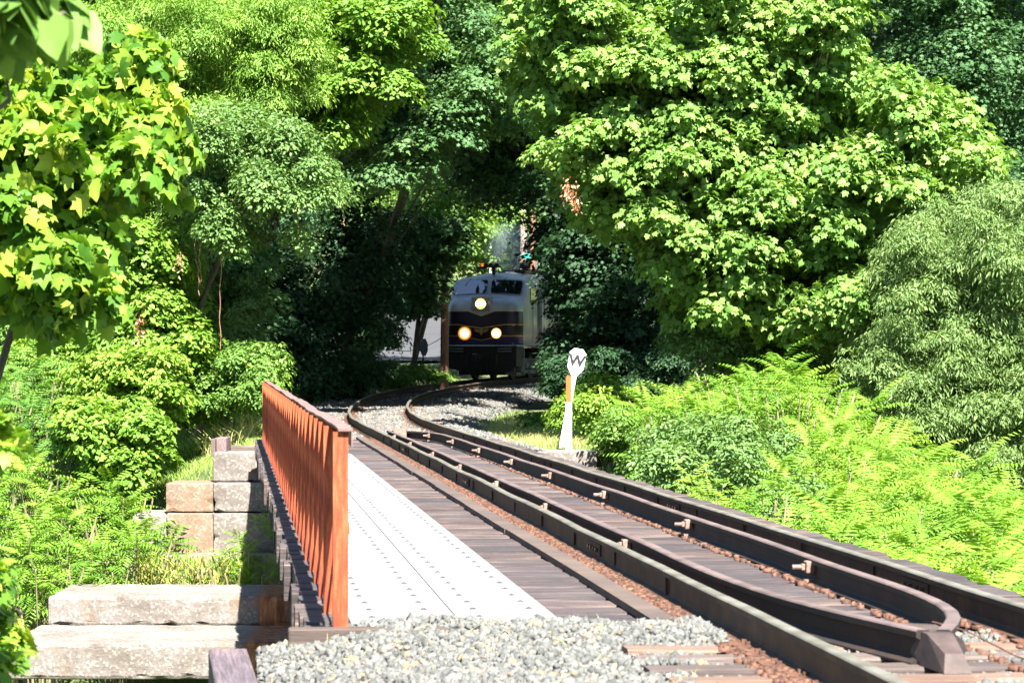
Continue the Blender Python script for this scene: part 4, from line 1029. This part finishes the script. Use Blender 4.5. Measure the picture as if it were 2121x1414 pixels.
tree('maple_tree', 'dark shaded tree right of the locomotive under the sycamore', 'tree',
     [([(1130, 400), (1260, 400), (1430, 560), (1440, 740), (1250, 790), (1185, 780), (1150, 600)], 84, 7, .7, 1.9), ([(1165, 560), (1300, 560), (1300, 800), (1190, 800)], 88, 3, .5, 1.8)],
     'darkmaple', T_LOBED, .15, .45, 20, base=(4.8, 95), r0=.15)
tree('maple_tree', 'mid-green maple below the sycamore and behind the sumac peak', 'tree',
     [([(1400, 600), (1600, 560), (1780, 580), (1800, 700), (1780, 850), (1620, 820), (1430, 740)], 59, 5, .5, 2.1)],
     'elm', T_OVAL, .11, .32, 24, base=at(1640, 880, 66)[:2], r0=.1, flat=.5)
tree('willow_tree', 'pale narrow-leaved tree at the right edge above the sumac', 'tree',
     [([(1930, 430), (2060, 400), (2180, 420), (2200, 1070), (2080, 1050), (1960, 980), (1850, 900), (1790, 840), (1790, 640), (1860, 520)], 53, 4, .42, 2.0)],
     'willow', T_LANCE, .12, .26, 34, base=at(2020, 1040, 57)[:2], r0=.1, droop=.7, jit=.7)
tree('oak_tree', 'dark green tree in the upper right corner behind the sycamore', 'tree',
     [([(1780, 0), (2180, -40), (2200, 480), (2060, 500), (2010, 300), (1880, 190), (1800, 140)], 74, 7, 1.0, 1.6),
      ([(1700, -500), (2300, -500), (2300, -40), (1760, -40)], 74, 10, 1.6, .8)],
     'maple', T_LOBED, .13, .42, 18, base=(13.5, 82), r0=.2)
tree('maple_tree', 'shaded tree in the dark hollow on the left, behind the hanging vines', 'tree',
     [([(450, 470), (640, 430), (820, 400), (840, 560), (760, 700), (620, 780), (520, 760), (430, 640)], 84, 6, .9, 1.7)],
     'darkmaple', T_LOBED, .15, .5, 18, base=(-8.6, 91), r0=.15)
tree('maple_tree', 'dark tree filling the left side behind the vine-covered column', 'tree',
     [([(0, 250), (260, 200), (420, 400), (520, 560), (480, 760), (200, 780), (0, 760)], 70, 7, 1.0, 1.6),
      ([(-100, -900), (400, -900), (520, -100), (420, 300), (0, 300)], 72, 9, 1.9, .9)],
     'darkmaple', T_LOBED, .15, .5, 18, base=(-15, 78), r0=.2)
tree('box_elder_tree', 'lit mid-green tree beyond the locomotive, just left of the smoke', 'tree',
     [([(830, 400), (960, 380), (1040, 420), (1040, 540), (900, 560), (800, 520)], 116, 8, 1.1, 1.8)],
     'shrub', T_OVAL, .18, .5, 26, base=(-4.6, 124), r0=.15)
tree('box_elder_tree', 'leafy tree in front of the utility pole, left of the locomotive', 'tree',
     [([(840, 470), (950, 460), (940, 520), (922, 585), (900, 600), (860, 570)], 97, 3, .55, 1.7), ([(830, 590), (905, 570), (915, 620), (870, 660), (835, 650)], 97, 3, .4, 1.4)],
     'maple', T_LOBED, .16, .4, 22, base=at(850, 770, 100)[:2], r0=.12)
tree('box_elder_tree', 'leafy tree between the road and the dark hollow, left of the octagonal sign', 'tree',
     [([(700, 560), (830, 550), (845, 610), (820, 660), (780, 740), (690, 760), (640, 700)], 100, 6, .7, 1.6)],
     'maple', T_OVAL, .16, .42, 26, base=at(760, 770, 106)[:2], r0=.1)
tree('maple_sapling', 'slender half-shaded sapling under the elm branch, in the mouth of the dark hollow', 'tree',
     [([(390, 500), (520, 520), (600, 540), (560, 640), (520, 770), (400, 770)], 67, 4, .42, 1.5)], 'midmaple', T_OVAL, .14, .36, 20, base=at(470, 790, 72)[:2], r0=.05, flat=.5)
# vine-covered column, shrubs and undergrowth
tree('vine_thicket', 'bright yellow-green vines climbing the left bank below the locust', 'vine',
     [([(240, 480), (330, 460), (390, 560), (420, 700), (400, 800), (300, 830), (230, 720)], 58.5, 2.5, .42, 2.2)],
     'ivy', T_HEART, .11, .3, 22, base=at(330, 850, 61)[:2], r0=.05)
tree('vine_thicket', 'shaded vines hanging behind the near maple on the left', 'vine',
     [([(0, 560), (250, 540), (280, 740), (150, 800), (0, 780)], 63, 3, .5, 1.8)],
     'shrub', T_HEART, .13, .35, 20, base=at(140, 850, 66)[:2], r0=.06)
for lab, poly, Y, dY, mat, tm, sz in (
    ('shrub sprawling on the bank to the left of the railing end', [(370, 790), (440, 735), (560, 750), (545, 840), (420, 860), (350, 850)], 58, 2.5, 'shrub', T_OVAL, .09),
    ('rounded yellow-green bush on the left bank above the sumac', [(150, 870), (260, 820), (350, 860), (350, 950), (250, 1000), (150, 960)], 53.6, 2, 'ivy', T_HEART, .10),
    ('wide thicket of mixed brambles behind the left bank sumac', [(0, 740), (180, 700), (420, 730), (560, 780), (530, 850), (350, 880), (150, 900), (0, 900)], 60, 3, 'ivy', T_OVAL, .10),
    ('leafy green bush in the middle of the left bank', [(180, 770), (300, 740), (380, 800), (360, 870), (180, 870)], 56, 2, 'ivy', T_OVAL, .12),
    ('low dark undergrowth bush left of the bending track', [(580, 800), (700, 740), (820, 760), (760, 810), (640, 825)], 88, 5, 'maple', T_OVAL, .12),
    ('low bright bush between the octagonal sign and the track', [(760, 775), (900, 765), (925, 785), (800, 800)], 96, 4, 'shrub', T_OVAL, .12),
    ('small bright bush beside the whistle post', [(1150, 830), (1240, 790), (1290, 850), (1230, 890), (1180, 880)], 58, 2, 'ivy', T_OVAL, .085),
    ('grey-green small-leaved shrub between the sumac and the bridge', [(1350, 920), (1500, 880), (1650, 930), (1690, 1010), (1650, 1080), (1500, 1050), (1350, 1000)], 38, 6, 'elm', T_OVAL, .075),
    ('low mixed shrub right of the whistle post below the sumac', [(1260, 890), (1340, 860), (1410, 920), (1350, 985), (1280, 960)], 52, 3, 'shrub', T_OVAL, .08),
    ('sprig of young leaves by the foot of the far ballast', [(1085, 860), (1125, 855), (1130, 885), (1090, 890)], 66, 1, 'shrub', T_OVAL, .09),
    ('dark bush under the trees right of the locomotive', [(1150, 740), (1420, 740), (1400, 820), (1200, 830), (1130, 800)], 78, 6, 'darkmaple', T_OVAL, .12)):
    rr_ = .2 if 'sprig' in lab else .38
    tree('shrub', lab, 'shrub', [(poly, Y, dY, rr_, 1.7)], mat, tm, sz, .2, 24, r0=.03, nb=10)
# near maple at the left edge, big leaves
near_polys = [([(-20, 120), (70, 60), (110, 110), (110, 220), (60, 300), (-20, 330)], 18, 2.5, .16, 1.6),
    ([(245, 95), (300, 80), (315, 150), (270, 210), (230, 180)], 18.5, 1, .12, 1.5),
    ([(-20, 300), (60, 220), (200, 205), (330, 220), (345, 310), (290, 320), (325, 385), (220, 400), (245, 440), (150, 460), (100, 520), (-20, 520)], 17.5, 2.5, .17, 1.7),
    ([(-20, 520), (100, 510), (200, 460), (245, 500), (170, 560), (205, 620), (150, 670), (60, 620), (-20, 670)], 17.5, 2, .14, 1.5)]
tree('near_maple_tree', 'near maple with large yellow-green lobed leaves at the left edge', 'tree', near_polys, 'nearmaple', T_SYC, .128, .15, 9.5,
     base=(-6.2, 20.5), r0=.045, nb=3, k=22, droop=.5, jit=1.25, up=.45)
tree('overhanging_branch', 'dark large drooping leaves in the top left corner, close to the camera', 'tree',
     [([(-30, -40), (110, -40), (120, 30), (40, 60), (-20, 110)], 9.2, .8, .09, .9)], 'shrub', T_HEART, .15, .10, 4.0, base=(-3.6, 9.6), r0=.05, nb=6, droop=1.0, jit=.8)
tree('low_sprigs', 'blurred near sprigs of leaves along the lower left edge', 'plant',
     [([(-60, 880), (5, 890), (15, 960), (-40, 980)], 12, .5, .09, 1.2), ([(-60, 1160), (-8, 1190), (12, 1300), (-5, 1414), (-60, 1414)], 12, .6, .09, 1.1)], 'nearmaple', T_STAR, .075, .09, 5, base=(-2.7, 12.4), r0=.02, nb=6)

# ------------------------------------------------------------------ sumac
def frond(P, D, up, Lf_, npair, lsize, Vs, Fs, As, nv, a0):
    u = np.linspace(0, 1, npair+2)[1:]
    D = D/np.linalg.norm(D); side = np.cross(D, up); side /= np.linalg.norm(side); upv = np.cross(side, D)
    pts = P + Lf_*(D*u[:, None] + upv*(0.30*u-0.62*u**2)[:, None])
    tang = norm(np.gradient(pts, axis=0)); nrm = norm(np.cross(np.repeat(side[None], len(pts), 0), tang))
    Pl = []; Dl = []; Nl = []; Sl = []
    prof = np.sin(pi*np.clip(u*.86+.12, 0, 1))**.6
    for sgn in (-1, 1):
        Pl.append(pts); Dl.append(side*sgn + tang*.45 - nrm*.35); Nl.append(nrm + side*sgn*.25); Sl.append(lsize*prof)
    P_ = np.concatenate(Pl); D_ = np.concatenate(Dl)+.12*rvec(len(P_)); N_ = np.concatenate(Nl)+.15*rvec(len(P_)); S_ = np.concatenate(Sl)
    return P_, D_, N_, S_
def sumac_foliage(ros, nf, Lf_):
    P, D, N_, S_, A = [], [], [], [], []
    for r in range(ros):
        a = rng.uniform(0, 2*pi); rad = rng.uniform(0, 1.0)**.7*1.05
        c = np.array([cos(a)*rad, sin(a)*rad, -rad*.35 - rng.uniform(0, .5) if r else 0.0])
        a0 = rng.uniform(0, pi); tone = rng.normal(.5, .12)
        for k in range(nf):
            th = a0 + k*2.39996; el = .95 - 1.25*(k/nf) + rng.uniform(-.15, .15)
            d = np.array([cos(th)*cos(el), sin(th)*cos(el), sin(el)])
            p, dd, nn, s_ = frond(c + np.array([0, 0, -.03*k]), d, np.array([0, 0, 1.0]), Lf_*rng.uniform(.75, 1.15), 11, .195*rng.uniform(.85, 1.15), 0, 0, 0, 0, 0)
            P.append(p); D.append(dd); N_.append(nn); S_.append(s_); A.append(np.full(len(p), tone + .25*(1-k/nf) - .15 + rng.normal(0, .07)) + rng.normal(0, .05, len(p)))
    P, D, N_, S_, A = (np.concatenate(x) for x in (P, D, N_, S_, A))
    T = (np.array([(0, 0, 0), (.115, .4, -.02), (0, 1, -.12), (-.115, .4, -.02), (0, .4, .03)]), np.array([(0, 1, 4), (1, 2, 4), (2, 3, 4), (3, 0, 4)]))
    V, Fc = place(T, P, D, N_, S_); return V, Fc, np.repeat(np.clip(A, 0, 1), 5)
SUM = []
for i in range(6):
    V, Fc, A = sumac_foliage(4, 11, .80)
    SUM.append((V, Fc, A))
SM = {mt: [mesh_np('foliage', V, Fc, M[mt], attr=A) for V, Fc, A in SUM] for mt in ('sumac', 'darksumac')}
mb = MB()
for k in range(6):
    a = k*1.05; r = .35+.12*(k % 3); mb.tube([(0, 0, 0), (cos(a)*r*.6, sin(a)*r*.6, .5), (cos(a)*r*1.6, sin(a)*r*1.6, .97)], [.03, .022, .012], 5)
STEM = mb.mesh('stem', M['stem'])
nsum = 0
def sumac(x, y, ztop, mt, label, group, sc_=1.0):
    global nsum
    if group in ('sumac on the right bank', 'sumac on the upper left bank', 'sumac beside the left blocks'):
        px_ = CX+F*x/y; py_ = HY+F*(HC-ztop)/y; dw = x - track_x(y)
        if group[9:] == 'the right bank':
            label = ('lime-green sumac at the peak of the right thicket, under the mid-green maple' if px_ < 1640 and y > 46 else 'lime-green sumac on the crest of the right thicket, below the willow-leaved tree' if y > 40
                     else 'lime-green sumac low beside the right rail, at the thicket edge' if dw < 4.2 else 'lime-green sumac in the lower right corner thicket' if y < 30 else 'lime-green sumac in the middle of the right thicket, past the grey-green shrub')
        elif 'upper' in group: label = 'blue-green sumac at the left edge, under the near maple' if px_ < 110 else 'blue-green sumac beside the leafy bush of the left bank'
        else: label = 'lime-green sumac right against the left ends of the concrete blocks' if px_ > 170 else 'lime-green sumac at the left edge, level with the stepped blocks'
    if group == 'sumac on the right bank':
        ztop = min(ztop, HC + (HY - np.interp(CX+F*x/y, [1190, 1300, 1400, 1500, 1620, 1750, 1850, 2000, 2121], [870, 800, 740, 722, 745, 835, 900, 960, 1020]))*y/F - random.uniform(.12, .35))
    g = gz(x, y) - .1; H = max(.6, ztop-g)
    r = empty('sumac_shrub', (x, y, g), 0, label, 'sumac', group)
    f_ = link('foliage', SM[mt][nsum % 6], r, (0, 0, H), random.uniform(0, 6.28)); f_.scale = (sc_,)*3
    s_ = link('stem', STEM, r, (0, 0, 0), random.uniform(0, 6.28)); s_.scale = (1, 1, H-.1)
    nsum += 1
# right bank: rows from the bridge end towards the camera
for Y in np.arange(20.5, 54, 1.05):
    xl = (B(Y, 5.95, 0).x if Y < 46 else B(Y, 5.95, 0).x + (Y-46)*.15) + .25 + (1.3 if Y > 49 else 0)
    xr = Y*.187 + 1.5
    zt = np.interp(Y, [20, 28, 34, 40, 44, 48, 51, 54], [-.62, -.75, -.68, -.35, .05, .75, 1.25, 1.25])
    xs_ = np.arange(xl, xr, 1.05)
    for x in xs_:
        px = CX + F*x/Y
        if 33 < Y < 48 and 1240 < px < 1650: continue
        if Y > 46 and px > 1700+(54-Y)*30: continue
        z = zt + random.uniform(-.5, .35) - (.5 if x < xl+.5 and Y > 30 else 0) - max(0, (1430-px)/200)*1.1*(Y > 46)
        if Y <= 47: z -= max(0, px-1900)/221*.1
        sumac(x + random.uniform(-.3, .3), Y + random.uniform(-.3, .3), z, 'sumac', 'bright lime-green sumac in the thicket on the right bank of the bridge', 'sumac on the right bank')
# a small pair standing apart by the bridge
for px in (1480, 1560): 
    p = at(px, 1010, 36); sumac(p[0], 36, p[2]+.1, 'sumac', 'small sumac with open fronds standing in front of the grey-green shrub', 'small pair of sumac', .6)
# left bank
for Y in np.arange(49.6, 61.3, 1.0):
    zt = np.interp(Y, [49, 51, 53, 55, 57, 59, 61], [-2.3, -1.55, -1.0, -.35, .5, 1.25, 1.5])
    xr = (np.interp(Y, [49, 53, 55, 57, 61], [275, 275, 150, 120, 190])-CX)*Y/F - .4
    for x in np.arange(-Y*.187-1.2, xr, 1.05):
        dk = Y > 54.5
        sumac(x + random.uniform(-.3, .3), Y + random.uniform(-.3, .3), zt + random.uniform(-.2, .25), 'darksumac' if dk else 'sumac',
              'blue-green sumac on the upper left bank' if dk else 'bright lime-green sumac beside the stepped concrete blocks on the left', 'sumac on the upper left bank' if dk else 'sumac beside the left blocks')
for px, py, Y, s_, lab in ((500, 1130, 50.8, .5, 'young sumac sapling in front of the second-row block'), (540, 1180, 50.2, .55, 'young sumac sapling low against the pale footing'), (470, 1165, 50.4, .4, 'small sumac sprout beside the yellow weeds'), (550, 1090, 51.4, .4, 'slender sumac sprout close to the tie ends')):
    p = at(px, py, Y); sumac(p[0], Y, p[2]+.15, 'sumac', lab, None, s_)

# ------------------------------------------------------------------ grass, weeds, dry stalks
def blades(name, P, h, w, mat, label, lean=.5):
    n = len(P); a = rng.uniform(0, 2*pi, n); d = norm(np.stack([np.cos(a)*lean*rng.random(n), np.sin(a)*lean*rng.random(n), np.ones(n)], 1))
    sd_ = norm(np.cross(d, rvec(n))); hh = h*rng.uniform(.4, 1.2, n)
    b0_ = P; b1 = P + d*hh[:, None]*.55; b2 = P + d*hh[:, None] + np.stack([np.cos(a), np.sin(a), -.4*np.ones(n)], 1)*hh[:, None]*.25
    V = np.stack([b0_-sd_*w, b0_+sd_*w, b1+sd_*w*.8, b1-sd_*w*.8, b2], 1).reshape(-1, 3)
    Fc = np.array([(0, 1, 2), (0, 2, 3), (3, 2, 4)]); Fo = (Fc[None]+5*np.arange(n)[:, None, None]).reshape(-1, 3)
    return kind(link(name, mesh_np(name, V, Fo, M[mat], attr=np.repeat(rng.random(n), 5))), 'stuff', label)
def scatter_px(poly, n, Y0, Y1):
    """points on the ground whose footprint fills the patch"""
    xs = rng.uniform(-14, 10, n*60); ys = rng.uniform(Y0, Y1, n*60); z = ground_z(xs, ys)
    px = CX+F*xs/ys; py = HY+F*(HC-z)/ys; k = in_poly(px, py, poly); xs, ys, z = xs[k][:n], ys[k][:n], z[k][:n]
    return np.stack([xs, ys, z], 1)
blades('dry_grass', scatter_px([(990, 905), (1030, 880), (1110, 850), (1180, 870), (1260, 900), (1330, 960), (1250, 990), (1240, 930), (1100, 930), (1040, 935)], 9000, 52.5, 78), .22, .006, 'drygrass', 'pale dry grass around the whistle post')
blades('grass', scatter_px([(980, 890), (1100, 840), (1180, 860), (1300, 960), (1240, 1000), (1100, 930)], 2500, 53, 80), .25, .006, 'grass', 'green grass tufts around the whistle post')
blades('grass', scatter_px([(300, 1060), (330, 960), (400, 900), (470, 880), (560, 870), (560, 935), (440, 1000), (340, 1062)], 16000, 52.5, 72), .20, .006, 'grass', 'fresh green grass on the slope above the left blocks')
P = np.stack([rng.uniform(-9.5, 9.5, 26000), rng.uniform(60, 112, 26000), np.zeros(26000)], 1); dtr = P[:, 0]-track_x(P[:, 1])
P = P[(dtr < -3.1) | (dtr > 5.2)]; P[:, 2] = ground_z(P[:, 0], P[:, 1])
blades('undergrowth', P, .45, .02, 'shrub', 'green ground cover beside the bending track', .9)
n = 1000; f0 = at(400, 1200, 51.0)
P = np.stack([rng.uniform(at(290, 1200, 50.9)[0], at(520, 1200, 50.9)[0], n), rng.uniform(50.2, 51.1, n), rng.uniform(f0[2]-.2, f0[2]+.35, n)], 1)
M['yellow'] = leafmat('yellow_weeds', [(0, (0.16, 0.28, 0.05)), (0.4, (0.32, 0.38, 0.08)), (0.75, (0.50, 0.42, 0.14)), (1, (0.52, 0.24, 0.10))], .35)
blades('yellow_weeds', P, .28, .014, 'yellow', 'yellow weeds in front of the pale footing', .8)
P = scatter_px([(640, 860), (700, 825), (760, 805), (700, 870), (690, 900)], 500, 60, 95)
if len(P): blades('dry_stalks', P, .3, .008, 'drygrass', 'dry stalks at the left shoulder of the far ballast', .8)
n = 350; P = np.stack([rng.uniform(at(430, 0, 60)[0], at(535, 0, 60)[0], n), rng.uniform(58, 62, n), np.zeros(n)], 1); P[:, 2] = ground_z(P[:, 0], P[:, 1])+.1
blades('dry_stalks', P, .7, .009, 'drygrass', 'tangle of pale dead stalks left of the railing end', .9)

# hanging vines and dead leaf clusters
for px, y0, y1, Y, lab in ((457, 400, 722, 58.4, 'longest bare vine hanging straight down into the dark hollow'), (404, 470, 612, 58.4, 'leftmost short reddish vine hanging under the elm branch'),
                           (414, 455, 590, 58.4, 'second short vine hanging beside the leftmost one'), (482, 440, 520, 58.4, 'looped vine hanging right of the longest vine'), (612, 390, 500, 58.4, 'knotted brown vine hanging below the elm branch'), (706, 410, 468, 58.4, 'short curling vine at the right tip of the elm branch')):
    a_ = at(px, y0, Y); b_ = at(px+4, y1, Y); mb = MB()
    mb.tube([a_+(b_-a_)*u + np.array([.018*sin(u*9+px)+.012*sin(u*31+px)+.06*u*u*sin(px), .03*cos(u*7), 0]) for u in np.linspace(0, 1, 26)], .009, 5)
    tag(mb.build('hanging_vine', M['pole']), lab, 'vine')
def deadcluster(px, py, Y, n, h, w, lab):
    c = at(px, py, Y); P = c + rng.normal(size=(n, 3))*np.array([w, w, h]); V, Fc = place(T_OVAL, P, rvec(n)+np.array([0, 0, -1.2]), rvec(n), rng.uniform(.05, .11, n))
    me = mesh_np('dead_leaves', V, Fc, M['dead'], attr=np.repeat(rng.random(n), 6)); tag(link('dead_leaves', me), lab, 'dead leaves')
deadcluster(1178, 395, 55.5, 70, .13, .07, 'hanging cluster of brown dead leaves, left one of the pair under the sycamore')
deadcluster(1192, 415, 55.5, 60, .12, .05, 'hanging cluster of brown dead leaves, right one of the pair under the sycamore')
deadcluster(290, 680, 57.6, 70, .25, .10, 'withered brown vine leaves on the bright vine-covered column')
deadcluster(345, 790, 57.5, 80, .28, .14, 'withered pale leaves at the foot of the vine-covered column')
deadcluster(372, 545, 55.6, 25, .12, .05, 'few brown dead leaves beside the short hanging vines')

# ------------------------------------------------------------------ woods closing the view
def woods(name, label, boxes, mat, size, per):
    C_ = []
    for (x0, x1, y0, y1, z0, z1, n, r) in boxes:
        xs = rng.uniform(x0, x1, n); ys = rng.uniform(y0, y1, n); zs = z0+(z1-z0)*rng.random(n)
        C_.append(np.stack([xs, ys, np.maximum(ground_z(xs, ys), -1)+zs, r*rng.uniform(.7, 1.3, n)], 1))
    C_ = np.concatenate(C_); V, Fc, A, _ = crown_leaves(C_, T_OVAL, size, r*.45, per, 11)
    print(name, len(Fc)); return kind(link(name, mesh_np(name, V, Fc, M[mat], attr=A)), 'stuff', label)
woods('woods', 'wooded hillside closing the view beyond the locomotive', [(-38, 38, 178, 196, 0, 34, 620, 2.7), (-36, -10, 140, 170, 1, 20, 110, 2.4), (9, 34, 118, 150, 0, 22, 150, 2.4), (-3, 9, 150, 165, 0, 18, 60, 2.2)], 'maple', .42, 22)
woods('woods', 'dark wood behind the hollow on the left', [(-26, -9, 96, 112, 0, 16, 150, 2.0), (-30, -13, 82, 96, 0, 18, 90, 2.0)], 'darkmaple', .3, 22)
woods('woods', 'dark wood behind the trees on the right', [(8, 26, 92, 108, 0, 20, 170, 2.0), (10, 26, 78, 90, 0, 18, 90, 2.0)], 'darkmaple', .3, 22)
woods('woods', 'unseen wood added behind the viewer to cut the sky fill', [(-60, 60, -62, -44, 0, 15, 260, 3.2), (-60, -22, -44, 10, 0, 12, 120, 2.8)], 'darkmaple', .5, 20)  # added out of view; darkens the fill on surfaces facing the camera
n = 260; s_ = rng.uniform(11.2, 15.0, n); t_ = rng.uniform(.2, 2.2, n)
P = np.stack([UX*s_+UY*t_, UY*s_-UX*t_, near_z(s_, t_)], 1)
blades('dry_stalks', P, .07, .0022, 'drygrass', 'short dry grass stalks and straws lying in the foreground gravel', 1.6)
